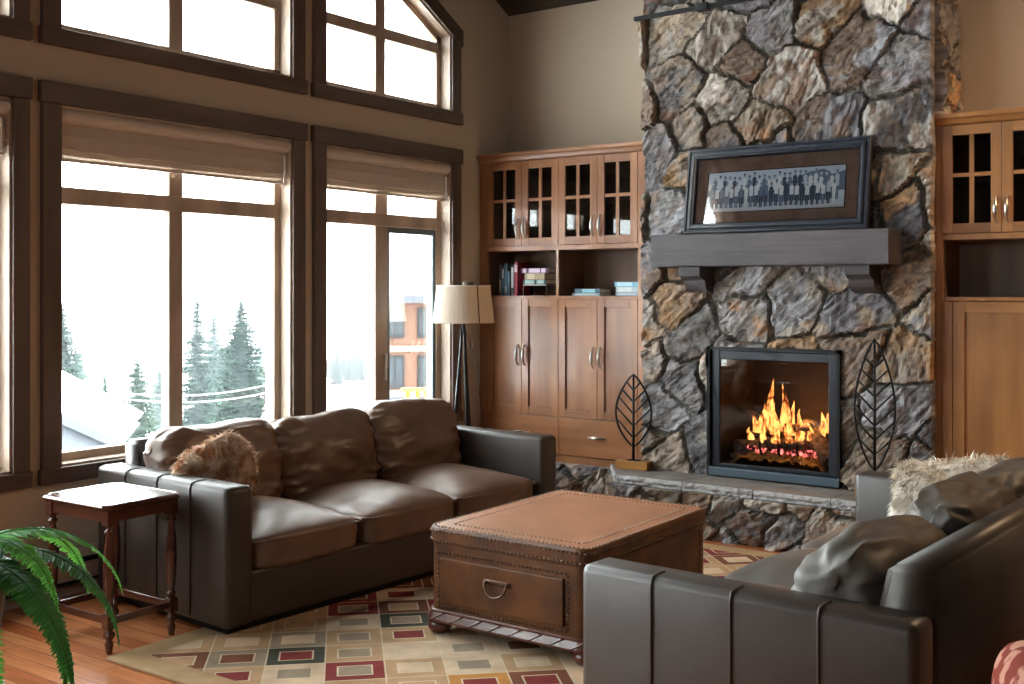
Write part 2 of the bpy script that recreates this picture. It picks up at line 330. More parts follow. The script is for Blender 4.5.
# ------------------------------------------------------------------ the room
def zc(y): return 3.607 + .52 * (6.95 - y) if y > 3.93 else max(3.607, 3.607 + .52 * (y - .91))
def slz(y): return 3.32 + .55 * (6.226 - y) if y > 3.93 else 3.32 + .55 * (y - 1.634)
bm = NB()
def colm(y0, y1, spans):
    for f0, f1 in spans:
        a0, a1 = (f0(y0), f0(y1)) if callable(f0) else (f0, f0)
        b0, b1 = (f1(y0), f1(y1)) if callable(f1) else (f1, f1)
        prism(bm, [(y0, a0), (y1, a1), (y1, b1), (y0, b0)], 'x', -.2, 0)
OPEN = [(1.65, 2.91), (3.16, 4.69), (4.97, 6.226)]
for y0, y1 in ((-3.6, -1.2), (.7, .91), (.91, 1.65), (2.91, 3.16), (4.69, 4.97), (6.226, 7.15)): colm(y0, y1, [(-.1, lambda y: zc(y) + .1)])
colm(-1.2, .7, [(-.1, .64), (3.3, lambda y: zc(y) + .1)])
for y0, y1 in ((1.65, 2.91), (3.16, 3.93), (3.93, 4.69), (4.97, 6.226)): colm(y0, y1, [(-.1, .64), (2.41, 2.78), (slz, lambda y: zc(y) + .1)])
tag(ob('wall_left', bm, M['wall']), kind='structure')
bm = NB(); box(bm, 0, 8.7, 6.95, 7.15, -.1, 3.75); tag(ob('wall_back', bm, M['wall']), kind='structure')
bm = NB(); box(bm, 8.5, 8.7, -3.6, 6.95, -.1, 5.3); tag(ob('wall_right', bm, M['dim']), kind='structure')
bm = NB()
box(bm, 0, 3.1, -3.7, -3.5, -.1, 3.75); box(bm, 4.1, 8.5, -3.7, -3.5, -.1, 3.75); box(bm, 3.1, 4.1, -3.7, -3.5, -.1, 2.0); box(bm, 3.1, 4.1, -3.7, -3.5, 2.8, 3.75)
tag(ob('wall_front', bm, M['dim']), kind='structure')
bm = NB(); box(bm, -.2, 8.7, -3.7, 7.15, -.12, 0); tag(ob('floor', bm, M['floor']), kind='structure')
bm = NB()
prism(bm, [(-3.7, 3.607), (.91, 3.607), (3.93, 5.178), (7.15, 3.503), (7.15, 3.7), (3.93, 5.4), (.91, 3.8), (-3.7, 3.8)], 'x', -.25, 8.75)
tag(ob('ceiling', bm, M['ceil']), kind='structure')

# windows ------------------------------------------------------------
def bar_y(bm, y0, y1, z0, z1, x0=-.13, x1=-.075, bev=.004): box(bm, x0, x1, y0, y1, z0, z1, bev=bev)
def window(n, y0, y1, lower, mull, casement=None, right_top=False):
    er = .095 if y1 < 3 else .115; cr_ = .085 if y1 < 3 else .1
    W = thing('window_%d' % n, (0, (y0 + y1) / 2, .64 if lower else 2.78), kind='structure')
    oy, oz = W.location.y, W.location.z
    def add(name, bm, m, par=W, sm=False):
        xf(bm, Matrix.Translation((0, -oy, -oz))); return ob(name, bm, m, par, sm)
    if lower:
        z0, z1 = .64, 2.41
        bm = NB()
        box(bm, .0, .03, y0 - .1, y0, .64, 2.412, bev=.003); box(bm, .0, .03, y1, y1 + cr_, .64, 2.412, bev=.003)
        c = add('side_casing', bm, M['casing'])
        bm = NB(); box(bm, .0, .036, y0 - .11, y1 + er, 2.413, 2.517, bev=.003); add('head_casing', bm, M['casingy'])
        bm = NB(); box(bm, .0, .036, y0 - .11, y1 + er, .563, .64, bev=.003); add('sill_casing', bm, M['casingy'])
        bm = NB(); box(bm, -.2, .012, y0, y0 + .012, z0, z1); box(bm, -.2, .012, y1 - .012, y1, z0, z1); box(bm, -.2, .012, y0, y1, z1 - .012, z1); box(bm, -.2, .012, y0, y1, z0, z0 + .012)
        add('jamb_lining', bm, M['jamb'])
        bm = NB()
        box(bm, -.14, -.075, y0, y0 + .058, z0, z1, bev=.003); box(bm, -.14, -.075, y1 - .058, y1, z0, z1, bev=.003)
        box(bm, -.14, -.075, y0 + .058, y1 - .058, z0, .694, bev=.003); box(bm, -.14, -.075, y0 + .058, y1 - .058, z1 - .05, z1, bev=.003)
        box(bm, -.14, -.070, y0 + .058, y1 - .058, 1.935, 2.02, bev=.004)
        box(bm, -.14, -.072, mull[0], mull[1], .694, 1.935, bev=.004); box(bm, -.14, -.072, mull[0], mull[1], 2.02, z1 - .05, bev=.004)
        add('frame', bm, M['jamb'])
        for a, b in ((y0 + .058, mull[0]), (mull[1], y1 - .058)):
            for c0, c1 in ((.694, 1.935), (2.02, 2.36)):
                if casement and c0 < 1 and a > mull[0]:
                    bm = NB(); box(bm, -.125, -.085, a, a + .035, c0, c1); box(bm, -.125, -.085, b - .03, b, c0, c1); box(bm, -.125, -.085, a + .035, b - .03, c1 - .04, c1); box(bm, -.125, -.085, a + .035, b - .03, c0, c0 + .04)
                    s = add('casement_sash', bm, M['gasket'])
                    bm = NB(); box(bm, -.07, -.045, a - .045, a - .025, .98, 1.08, bev=.004); box(bm, -.075, -.05, a - .04, a - .03, .9, 1.0, bev=.003); add('latch', bm, M['nickel'])
                bm = NB(); box(bm, -.112, -.106, a - .003, b + .003, c0 - .003, c1 + .003); add('pane', bm, M['glass'])
    else:
        z0 = 2.78; pk = 3.93 if y0 < 3.93 < y1 else None
        ys = [y0] + ([pk] if pk else []) + [y1]
        # casing
        for s, (a, b) in enumerate(((y0 - .1, y0), (y1, y1 + cr_))):
            bm = NB(); box(bm, 0, .03, a, b, z0, (slz(y0) if s == 0 else slz(y1)) + .03, bev=.003); add('side_casing', bm, M['casing'])
        bm = NB(); box(bm, 0, .036, y0 - .11, y1 + er, 2.695, 2.78, bev=.003); add('sill_casing', bm, M['casingy'])
        bm = NB(); e0, e1 = y0 - .11, y1 + er
        top = [(y, slz(y)) for y in ([e0] + ([pk] if pk else []) + [e1])]
        prism(bm, top + [(y, z + .115) for y, z in reversed(top)], 'x', 0, .036); add('head_casing', bm, M['casingy'])
        bm = NB(); box(bm, -.2, .012, y0, y0 + .012, z0, slz(y0)); box(bm, -.2, .012, y1 - .012, y1, z0, slz(y1)); box(bm, -.2, .012, y0, y1, z0, z0 + .012)
        ti = [(y, slz(y)) for y in ys]; prism(bm, ti + [(y, z - .012) for y, z in reversed(ti)], 'x', -.2, .012); add('jamb_lining', bm, M['jamb'])
        bm = NB()
        box(bm, -.14, -.075, y0, y0 + .058, z0, slz(y0)); box(bm, -.14, -.075, y1 - .058, y1, z0, slz(y1)); box(bm, -.14, -.075, y0, y1, z0, z0 + .05)
        prism(bm, ti + [(y, z - .058) for y, z in reversed(ti)], 'x', -.14, -.075)
        box(bm, -.14, -.070, y0 + .05, y1 - .05, 3.195, 3.27, bev=.003)
        mz = slz((mull[0] + mull[1]) / 2)
        box(bm, -.14, -.072, mull[0], mull[1], z0 + .05, mz - .04); add('frame', bm, M['jamb'])
        def pane(a, b, lo, hi):
            bm = NB()
            ps = [(a, lo), (b, lo)] + ([(b, hi), (a, hi)] if not callable(hi) else [(b, hi(b) - .05)] + ([(pk, hi(pk) - .05)] if pk and a < pk < b else []) + [(a, hi(a) - .05)])
            prism(bm, ps, 'x', -.112, -.106); add('pane', bm, M['glass'])
        for a, b in ((y0 + .055, mull[0] + .003), (mull[1] - .003, y1 - .055)):
            pane(a, b, z0 + .047, 3.198); pane(a, b, 3.267, slz)
    return W
window(1, 1.65, 2.91, True, (2.24, 2.33)); window(2, 3.16, 4.69, True, (3.868, 3.96)); window(3, 4.97, 6.226, True, (5.525, 5.645), casement=True)
window(4, 1.65, 2.91, False, (2.24, 2.33)); window(5, 3.16, 4.69, False, (3.868, 3.96)); window(6, 4.97, 6.226, False, (5.525, 5.62))
# the big window of the room's far end (behind the viewer)
W = thing('window_7', (3.6, -3.6, 2.0), kind='structure')
bm = NB()
for x in (-.5, -.02, .46): box(bm, x, x + .04, -.05, .05, 0, .8)
box(bm, -.5, .5, -.05, .05, 0, .05); box(bm, -.5, .5, -.05, .05, .75, .8); ob('frame', bm, M['jamb'], W)
bm = NB(); box(bm, -.5, .5, -.003, .003, 0, .8); ob('pane', bm, M['glass'], W)
W = thing('window_8', (0, -.25, .64), kind='structure')      # unseen window of the same wall, added to bring in more daylight
bm = NB()
for y in (-.95, 0, .915): box(bm, -.14, -.07, y - .03, y + .03, 0, 2.66)
box(bm, -.14, -.07, -.95, .95, 0, .06); box(bm, -.14, -.07, -.95, .95, 2.6, 2.66); box(bm, -.14, -.07, -.95, .95, 1.3, 1.38); ob('frame', bm, M['jamb'], W)
bm = NB(); box(bm, -.112, -.106, -.95, .95, 0, 2.66); ob('pane', bm, M['glass'], W)
# roman shades
def shade(y0, y1, label):
    T = thing('roman_shade', (0, (y0 + y1) / 2, 2.41), label, 'window shade', group='roman shades in the lower windows'); h = (y1 - y0) / 2 - .006
    bm = NB(); pts = [(-.03 + .045 * math.cos(a), -.043 + .040 * math.sin(a)) for a in [R(-100 + 20 * k) for k in range(11)]]
    pr = [(-.07, -.085)] + pts + [(-.07, -.003)]
    prism(bm, pr, 'y', -h, h)
    ob('valance', bm, M['shade'], T)
    bm = NB(); n = 30
    def sheet(z0, z1, x0, x1, bow):
        rows = []
        for k in range(n + 1):
            t = k / n; y = -h + .01 + t * (2 * h - .02); b = bow * (4 * t * (1 - t)) ** .7
            rows.append([bm.verts.new((x, y, z)) for x, z in ((x0, z0), ((x0 + x1) / 2 + .008, (z0 + z1) / 2), (x1, z1 - b), (x1 - .012, z1 - b))])
        for a, b2 in zip(rows, rows[1:]):
            for j in range(3): bm.faces.new((a[j], a[j + 1], b2[j + 1], b2[j]))
    sheet(-.075, -.205, -.035, -.012, .012); sheet(-.08, -.235, -.05, -.03, .008); sheet(-.08, -.255, -.065, -.045, .0)
    ob('folds', bm, M['shade'], T, smooth=False)
    bm = NB(); box(bm, -.05, -.036, -h + .008, h - .008, -.268, -.252, bev=.003); ob('bottom_bar', bm, M['shade'], T)
    bm = NB(); box(bm, .006, .012, h - .055, h - .04, -.26, -.10, bev=.002); ob('control_strap', bm, M['white'], T, label='white control strap')
    return T
shade(1.65, 2.91, 'beige folded shade at the top of the leftmost window, mostly outside the frame')
shade(3.16, 4.69, 'wide beige folded shade at the top of the large middle window')
shade(4.97, 6.226, 'beige folded shade above the narrower window beside the floor lamp')

# baseboard heater, wall plates
T = thing('baseboard_heater', (0, 3.2, .05), 'beige baseboard heater with dark slots low on the wall under the windows', 'heater')
bm = NB(); prism(bm, [(.002, 0), (.065, .02), (.07, .03), (.07, .135), (.045, .185), (.002, .185)], 'y', -2.4, 2.6); ob('housing', bm, mat('heater_beige', (.45, .34, .25), .4), T)
bm = NB(); box(bm, .05, .0745, -2.38, 2.58, .118, .142); box(bm, .055, .073, -2.38, 2.58, .022, .036); ob('slot', bm, M['black'], T, label='dark louvre slots')
T = thing('switch_plate', (0.0, 6.47, 1.12), 'pale double switch plate on the wall between window and cabinet', 'light switch')
bm = NB(); box(bm, .001, .008, -.06, .05, -.06, .06, bev=.002); ob('plate', bm, mat('almond_plate', (.45, .37, .3), .5), T)
for y in (-.03, .02): bm = NB(); box(bm, .008, .014, y - .012, y + .012, -.03, .03, bev=.002); ob('rocker', bm, mat('almond_rocker', (.5, .42, .34), .4), T)
T = thing('thermostat', (0, 6.44, 1.545), 'small white wall thermostat above the lampshade', 'thermostat')
bm = NB(); box(bm, .001, .025, -.06, .06, -.035, .035, bev=.006); ob('case', bm, mat('almond_case', (.5, .43, .36), .5), T)
bm = NB(); box(bm, .025, .028, -.03, .03, -.01, .02); ob('display', bm, M['gasket'], T)

# ------------------------------------------------------------------ stone work
PAL = [(.20, .185, .185), (.16, .15, .16), (.26, .225, .19), (.21, .145, .105), (.29, .18, .10), (.27, .24, .215), (.13, .12, .125), (.32, .255, .19), (.17, .12, .09), (.24, .23, .24), (.38, .33, .28), (.19, .175, .165), (.24, .19, .15), (.18, .165, .17)]
def stone_panel(name, O, U, V, Nn, w, h, holes=(), seed=1, step=.0125, size=.24, amp=.05, parent=None, skirt=.08, ang=.6):
    rs = np.random.RandomState(seed)
    O, U, V, Nn = [np.array(q, float) for q in (O, U, V, Nn)]
    nx, ny = max(2, int(round(w / step)) + 1), max(2, int(round(h / step)) + 1)
    xs = np.linspace(0, w, nx); ys = np.linspace(0, h, ny); X, Y = np.meshgrid(xs, ys)
    # seeds by dart throwing with a size that varies
    S = []; tries = 0
    while tries < 3500:
        tries += 1; p = rs.rand(2) * (w + 2 * size, h + 2 * size) - size; r = size * rs.uniform(.62, 1.28)
        if all((p[0] - q[0]) ** 2 + (p[1] - q[1]) ** 2 > (.5 * (r + q[2])) ** 2 for q in S): S.append((p[0], p[1], r))
    S = np.array(S); K = len(S)
    def vn(x, y, sc, sd):      # value noise
        x = x * sc + 1000; y = y * sc + 1000; xi = np.floor(x).astype(int); yi = np.floor(y).astype(int); fx = x - xi; fy = y - yi
        fx = fx * fx * (3 - 2 * fx); fy = fy * fy * (3 - 2 * fy)
        def hsh(a, b): 
            n = (a * 374761393 + b * 668265263 + sd * 982451653) & 0x7fffffff; n = ((n ^ (n >> 13)) * 1274126177) & 0x7fffffff; return ((n ^ (n >> 16)) & 0xffff) / 65535.
        return (hsh(xi, yi) * (1 - fx) + hsh(xi + 1, yi) * fx) * (1 - fy) + (hsh(xi, yi + 1) * (1 - fx) + hsh(xi + 1, yi + 1) * fx) * fy
    wx = X + .05 * (vn(X, Y, 9, seed) - .5) + .02 * (vn(X, Y, 30, seed + 4) - .5); wy = Y + .05 * (vn(X, Y, 9, seed + 1) - .5) + .02 * (vn(X, Y, 30, seed + 5) - .5)
    ca, sa = math.cos(ang), math.sin(ang)
    def an(a, b): return a * ca + b * sa, (-a * sa + b * ca) * 1.35
    ax, ay = an(wx, wy); sx, sy = an(S[:, 0], S[:, 1])
    D = np.sqrt((ax[..., None] - sx) ** 2 + (ay[..., None] - sy) ** 2) - S[:, 2] * .22
    o = np.argsort(D, axis=-1)[..., :2]; i1 = o[..., 0]; i2 = o[..., 1]
    d1 = np.take_along_axis(D, o[..., :1], -1)[..., 0]; d2 = np.take_along_axis(D, o[..., 1:2], -1)[..., 0]
    e = (d2 - d1)
    gap = .004 + .020 * vn(X, Y, 5, seed + 40) ** 1.5
    t = np.clip((e - gap * .6) / .022, 0, 1); t = t * t * (3 - 2 * t)
    dx = X - S[i1, 0]; dy = Y - S[i1, 1]
    tx = rs.uniform(-.16, .16, K); ty = rs.uniform(-.16, .16, K); off = rs.uniform(.35, 1., K)
    # chipped facets: grain runs at an angle of its own in every stone
    ga = rs.uniform(.3, 1.5, K) * np.where(rs.rand(K) < .5, 1, .7); cg, sg = np.cos(ga)[i1], np.sin(ga)[i1]
    gu = dx * cg + dy * sg; gv = -dx * sg + dy * cg
    rid = np.abs(vn(gu * 9 + i1 * 7.3, gv * 26, 1, seed + 9) - .5) * 2
    st = np.floor(vn(gu * 5 + i1 * 3.1, gv * 13, 1, seed + 12) * 5) / 5
    hgt = t * (amp * off[i1] * .55 + tx[i1] * dx + ty[i1] * dy + .018 * rid + .030 * st + .020 * vn(X, Y, 14, seed + 21) + .012 * vn(X, Y, 45, seed + 20)) 
    hgt = np.maximum(hgt, .012 * (1 - t)) + .006 * vn(X, Y, 60, seed + 3)
    P = O + X[..., None] * U + Y[..., None] * V + hgt[..., None] * Nn
    P = P.reshape(-1, 3); keep = np.ones((ny - 1, nx - 1), bool)
    cx, cy = (xs[:-1] + xs[1:]) / 2, (ys[:-1] + ys[1:]) / 2
    for a, b, c_, d_ in holes: keep &= ~((cx[None, :] > a) & (cx[None, :] < b) & (cy[:, None] > c_) & (cy[:, None] < d_))
    jj, ii = np.nonzero(keep); base = jj * nx + ii
    F = np.stack([base, base + 1, base + nx + 1, base + nx], 1)
    # skirt along the outer boundary
    bnd = [(i, 0) for i in range(nx)] + [(nx - 1, j) for j in range(1, ny)] + [(i, ny - 1) for i in range(nx - 2, -1, -1)] + [(0, j) for j in range(ny - 2, 0, -1)]
    bi = np.array([j * nx + i for i, j in bnd]); nb = len(bi); sk = P[bi] - Nn * skirt; s0 = len(P)
    P = np.concatenate([P, sk]); k = np.arange(nb); kn = (k + 1) % nb
    FS = np.stack([bi[k], s0 + k, s0 + kn, bi[kn]], 1)
    faces = np.concatenate([F, FS]); 
    if np.dot(np.cross(U, V), Nn) < 0: faces = faces[:, ::-1]
    me = bpy.data.meshes.new(name); me.from_pydata(P.tolist(), [], faces.tolist()); me.update()
    colr = np.array(PAL)[rs.randint(0, len(PAL), K)] * rs.uniform(.75, 1.25, (K, 1)); rust = rs.rand(K) ** 1.3
    col2 = np.array(PAL)[rs.randint(0, len(PAL), K)] * rs.uniform(.7, 1.4, (K, 1)); bl = np.clip((vn(gu * 6 + i1 * 2.3, gv * 11, 1, seed + 31) * .6 + vn(X, Y, 24, seed + 33) * .4 - .42) * 7, 0, 1)[..., None]
    c4 = np.concatenate([colr[i1] * (1 - bl) + col2[i1] * bl, rust[i1][..., None]], -1); mort = np.array([.24, .225, .19, 0.])
    tt = np.clip((e - gap * .8) / .010, 0, 1)[..., None]; c4 = c4 * tt + mort * (1 - tt); c4 = c4.reshape(-1, 4); c4 = np.concatenate([c4, c4[bi]])
    at = me.attributes.new('stone', 'FLOAT_COLOR', 'POINT'); at.data.foreach_set('color', c4.astype(np.float32).ravel())
    g = np.stack([gu * 9 + i1 * 3.7, gv * 27, hgt * 40 + i1 * 1.3], -1).reshape(-1, 3); g = np.concatenate([g, g[bi]])
    at = me.attributes.new('grain', 'FLOAT_VECTOR', 'POINT'); at.data.foreach_set('vector', g.astype(np.float32).ravel())
    o = ob(name, me, M['stone'], parent); return o
CH = thing('trim_1', (2.33, 6.7, 0), kind='structure')      # the stone chimney breast and its hearth plinth
def wp(o): o.parent = CH; o.location = -Vector(CH.location); return o
wp(stone_panel('chimney_stone_face', (1.415, 6.535, .30), (1, 0, 0), (0, 0, 1), (0, -1, 0), 1.845, 3.6, holes=[(1.885 - 1.415, 2.742 - 1.415, -1, .85)], seed=5, size=.30))
wp(stone_panel('chimney_stone_side', (3.25, 6.56, 2.50), (0, 1, 0), (0, 0, 1), (1, 0, 0), .41, 1.4, seed=8, step=.02, size=.26))
wp(stone_panel('hearth_stone_face', (.0, 6.56, .0), (1, 0, 0), (0, 0, 1), (0, -1, 0), 1.45, .295, seed=13, size=.2))
wp(stone_panel('hearth_stone_front', (1.40, 6.19, .0), (1, 0, 0), (0, 0, 1), (0, -1, 0), 2.1, .275, seed=19, size=.22))
wp(stone_panel('hearth_stone_return', (1.20, 6.50, .0), (.52, -.854, 0), (0, 0, 1), (-.854, -.52, 0), .37, .275, seed=23, size=.2))
bm = NB(); box(bm, 1.42, 3.25, 6.57, 6.95, 1.16, 3.86); box(bm, 1.42, 1.88, 6.57, 6.95, 0, 1.16); box(bm, 2.75, 3.25, 6.57, 6.95, 0, 1.16); prism(bm, [(1.22, 6.56), (1.44, 6.22), (3.49, 6.22), (3.49, 6.56)], 'z', 0, .27); box(bm, 1.88, 2.75, 6.57, 6.95, 0, .3)
box(bm, 0.0, 1.42, 6.6, 6.95, 0, .29)
box(bm, 3.26, 5.9, 6.6, 6.95, 0, .29)
wp(ob('masonry_core', bm, mat('mortar', (.22, .2, .18), .9)))
# hearth slabs, each lifted out separately
def slab(x0, x1, yf0, yf1, label, pts=None):
    bm = NB(); n = 28
    if pts is None: pts = [(x0, 6.53), (x0, yf0), (x1, yf1), (x1, 6.53)]
    poly = []
    front = []
    for a, b in zip(pts, pts[1:] + pts[:1]):
        L_ = math.dist(a, b); k = max(1, int(L_ / .018)) if not (abs(a[1] - 6.53) < 1e-3 and abs(b[1] - 6.53) < 1e-3) else 1
        for i in range(k): poly.append((a[0] + (b[0] - a[0]) * i / k, a[1] + (b[1] - a[1]) * i / k, (a[1] + (b[1] - a[1]) * i / k) < 6.50))
    def j(x, y, s): return noise.noise(Vector((x * 22, y * 22, s))) * .009 + noise.noise(Vector((x * 70, y * 70, s))) * .005
    rings = []
    for z, ins in ((.272, .012), (.283, .0), (.296, .004), (.31, -.002), (.322, .003), (.331, .012)):
        rings.append([bm.verts.new((x, y + ((ins + j(x, z * 3, z * 40)) if fr else 0), z + (j(x, y, z * 9) * .3 if fr else 0))) for x, y, fr in poly])
    m_ = len(poly)
    for a, b in zip(rings, rings[1:]):
        for k in range(m_):
            f = bm.faces.new((a[k], a[(k + 1) % m_], b[(k + 1) % m_], b[k])); f.material_index = 1
    bm.faces.new(rings[0][::-1]).material_index = 1; bm.faces.new(rings[-1])
    bmesh.ops.recalc_face_normals(bm, faces=bm.faces[:])
    return tag(ob('hearth_slab', bm, [M['slab'], M['slabe']]), label, 'stone slab', 'stone slabs capping the hearth')
slab(0, 0, 0, 0, 'leftmost grey hearth slab with slanted end under the small leaf sculpture', [(1.145, 6.53), (1.39, 6.165), (1.87, 6.15), (1.87, 6.53)])
slab(1.876, 2.33, 6.15, 6.145, 'grey hearth slab under the left part of the fireplace glass')
slab(2.336, 2.80, 6.145, 6.14, 'grey hearth slab under the right part of the fireplace glass')
slab(2.806, 3.5, 6.14, 6.14, 'rightmost grey hearth slab in front of the tall leaf sculpture')

# ------------------------------------------------------------------ fireplace insert
FX0, FX1, FZ0, FZ1, FY = 1.888, 2.742, .337, 1.15, 6.47
T = thing('fireplace_insert', ((FX0 + FX1) / 2, FY, FZ0), 'black framed gas fireplace behind glass set in the stone chimney', 'fireplace')
def lo(bm): return xf(bm, Matrix.Translation((-(FX0 + FX1) / 2, -FY, -FZ0)))
bm = NB(); f = .022
box(bm, FX0, FX0 + .02, FY - .005, FY + .18, FZ0, FZ1); box(bm, FX1 - .02, FX1, FY - .005, FY + .18, FZ0, FZ1); box(bm, FX0, FX1, FY - .005, FY + .18, FZ1 - .022, FZ1); box(bm, FX0, FX1, FY, FY + .18, FZ0, FZ0 + .02)
ob('outer_frame', lo(bm), M['black'], T)
bm = NB(); a0, a1, b0, b1 = FX0 + .022, FX1 - .02, FZ0 + .058, FZ1 - .024; g = .055; ya, yb = FY + .02, FY + .045
box(bm, a0, a0 + g, ya, yb, b0, b1, bev=.004); box(bm, a1 - g, a1, ya, yb, b0, b1, bev=.004); box(bm, a0 + g, a1 - g, ya, yb, b1 - g, b1, bev=.004); box(bm, a0 + g, a1 - g, ya, yb, b0, b0 + .022, bev=.004)
ob('door_frame', lo(bm), M['blackm'], T)
bm = NB(); box(bm, FX0 + .012, FX1, FY - .012, FY + .045, FZ0 + .002, FZ0 + .056, bev=.005); ob('lower_strip', lo(bm), M['bluem'], T, label='blue-grey steel strip')
bm = NB(); box(bm, a0 + g, a1 - g, yb - .012, yb - .008, b0 + .02, b1 - g); ob('glass_door', lo(bm), glass('fireplace_glass', (.85, .85, .85), 1.3), T)
bm = NB(); iy = 6.93
box(bm, FX0 + .02, FX1 - .02, iy, iy + .01, FZ0, FZ1 - .02); prism(bm, [(FX0 + .02, yb), (FX0 + .12, iy), (FX0 + .02, iy)], 'z', FZ0, FZ1 - .02); prism(bm, [(FX1 - .02, yb), (FX1 - .12, iy), (FX1 - .02, iy)], 'z', FZ0, FZ1 - .02)
box(bm, FX0 + .02, FX1 - .02, yb + .003, iy, FZ0, FZ0 + .06); box(bm, FX0 + .02, FX1 - .02, yb + .003, iy, FZ1 - .06, FZ1 - .02)
ob('firebox_liner', lo(bm), M['firebox'], T)
def surf(nx, ny, fn):
    bm = NB(); V = [[bm.verts.new(fn(i / nx, j / ny)) for i in range(nx + 1)] for j in range(ny + 1)]
    for j in range(ny):
        for i in range(nx): bm.faces.new((V[j][i], V[j][i + 1], V[j + 1][i + 1], V[j + 1][i])).smooth = True
    return bm
def bed(u, v):
    x = FX0 + .09 + u * .68; y = yb + .02 + v * .4
    return (x, y, FZ0 + .06 + (.10 * v ** .7 + .05) * (1 - (2 * u - 1) ** 4) + .03 * noise.noise(Vector((x * 25, y * 25, 0))) + .015 * noise.noise(Vector((x * 70, y * 70, 3))))
ob('ember_bed', lo(surf(60, 30, bed)), M['ash'], T)
def nod_mat(name, ns, c1, c2, s1, s2, lo_, hi_):
    m = bpy.data.materials.new(name); m.use_nodes = True; N = m.node_tree.nodes; L = m.node_tree.links; b = N['Principled BSDF']
    tc = N.new('ShaderNodeTexCoord'); nz = N.new('ShaderNodeTexNoise'); nz.inputs['Scale'].default_value = ns; nz.inputs['Detail'].default_value = 5; L.new(tc.outputs['Object'], nz.inputs[0])
    cr = N.new('ShaderNodeValToRGB'); e = cr.color_ramp.elements; e[0].position = lo_; e[1].position = hi_; e[0].color = (*c1, 1); e[1].color = (*c2, 1); L.new(nz.outputs['Fac'], cr.inputs[0])
    mr = N.new('ShaderNodeMapRange'); mr.inputs['From Min'].default_value = lo_; mr.inputs['From Max'].default_value = hi_; mr.inputs['To Min'].default_value = s1; mr.inputs['To Max'].default_value = s2; L.new(nz.outputs['Fac'], mr.inputs[0])
    b.inputs['Base Color'].default_value = (.05, .02, .02, 1); L.new(cr.outputs[0], b.inputs['Emission Color']); L.new(mr.outputs[0], b.inputs['Emission Strength']); b.inputs['Roughness'].default_value = .9
    return m
M['coal'] = nod_mat('glowing_coals', 45, (.5, .02, .02), (1, .22, .18), .0, .75, .42, .62)
bm = NB(); rr = random.Random(4)
for k in range(46):
    x = FX0 + .2 + rr.random() * .46; y = yb + .10 + rr.random() * .035; z = FZ0 + .155 + rr.random() * .022 - (x - 2.3) * .02
    r = rr.uniform(.012, .02); mm_ = TR(x, y, z, rr.random() * 3, rr.random() * 3, 0)
    bmesh.ops.create_icosphere(bm, subdivisions=1, radius=r, matrix=mm_)
ob('glowing_coals', lo(bm), M['coal'], T)
def log_bm(p0, p1, r, sd, taper=.85):
    p0, p1 = Vector(p0), Vector(p1); bm = NB(); n = 14; N_ = 12
    pts = [p0.lerp(p1, i / N_) for i in range(N_ + 1)]; d = (p1 - p0).normalized(); s = d.cross(Vector((0, 0, 1))).normalized(); t = s.cross(d)
    rings = []
    for i, p in enumerate(pts):
        rings.append([bm.verts.new(p + (s * math.cos(a) + t * math.sin(a)) * r * (1 - (1 - taper) * i / N_) * (1 + .35 * noise.noise(Vector((math.cos(a) * 1.5, math.sin(a) * 1.5 + sd * 5, i * .35 + sd))))) for a in [2 * math.pi * k / n for k in range(n)]])
    for a, b in zip(rings, rings[1:]):
        for k in range(n): bm.faces.new((a[k], a[(k + 1) % n], b[(k + 1) % n], b[k])).smooth = True
    bm.faces.new(rings[0][::-1]); bm.faces.new(rings[-1]); return bm
for p0, p1, r in (((2.00, 6.66, .50), (2.52, 6.72, .56), .05), ((2.0, 6.60, .43), (2.24, 6.82, .60), .036), ((2.43, 6.76, .66), (2.66, 6.56, .47), .058), ((2.08, 6.76, .59), (2.50, 6.66, .66), .036), ((1.99, 6.74, .74), (2.2, 6.70, .68), .018), ((2.22, 6.60, .545), (2.47, 6.62, .55), .03)):
    ob('log', lo(log_bm(p0, p1, r, p0[0] * 7)), M['log'], T, smooth=False)
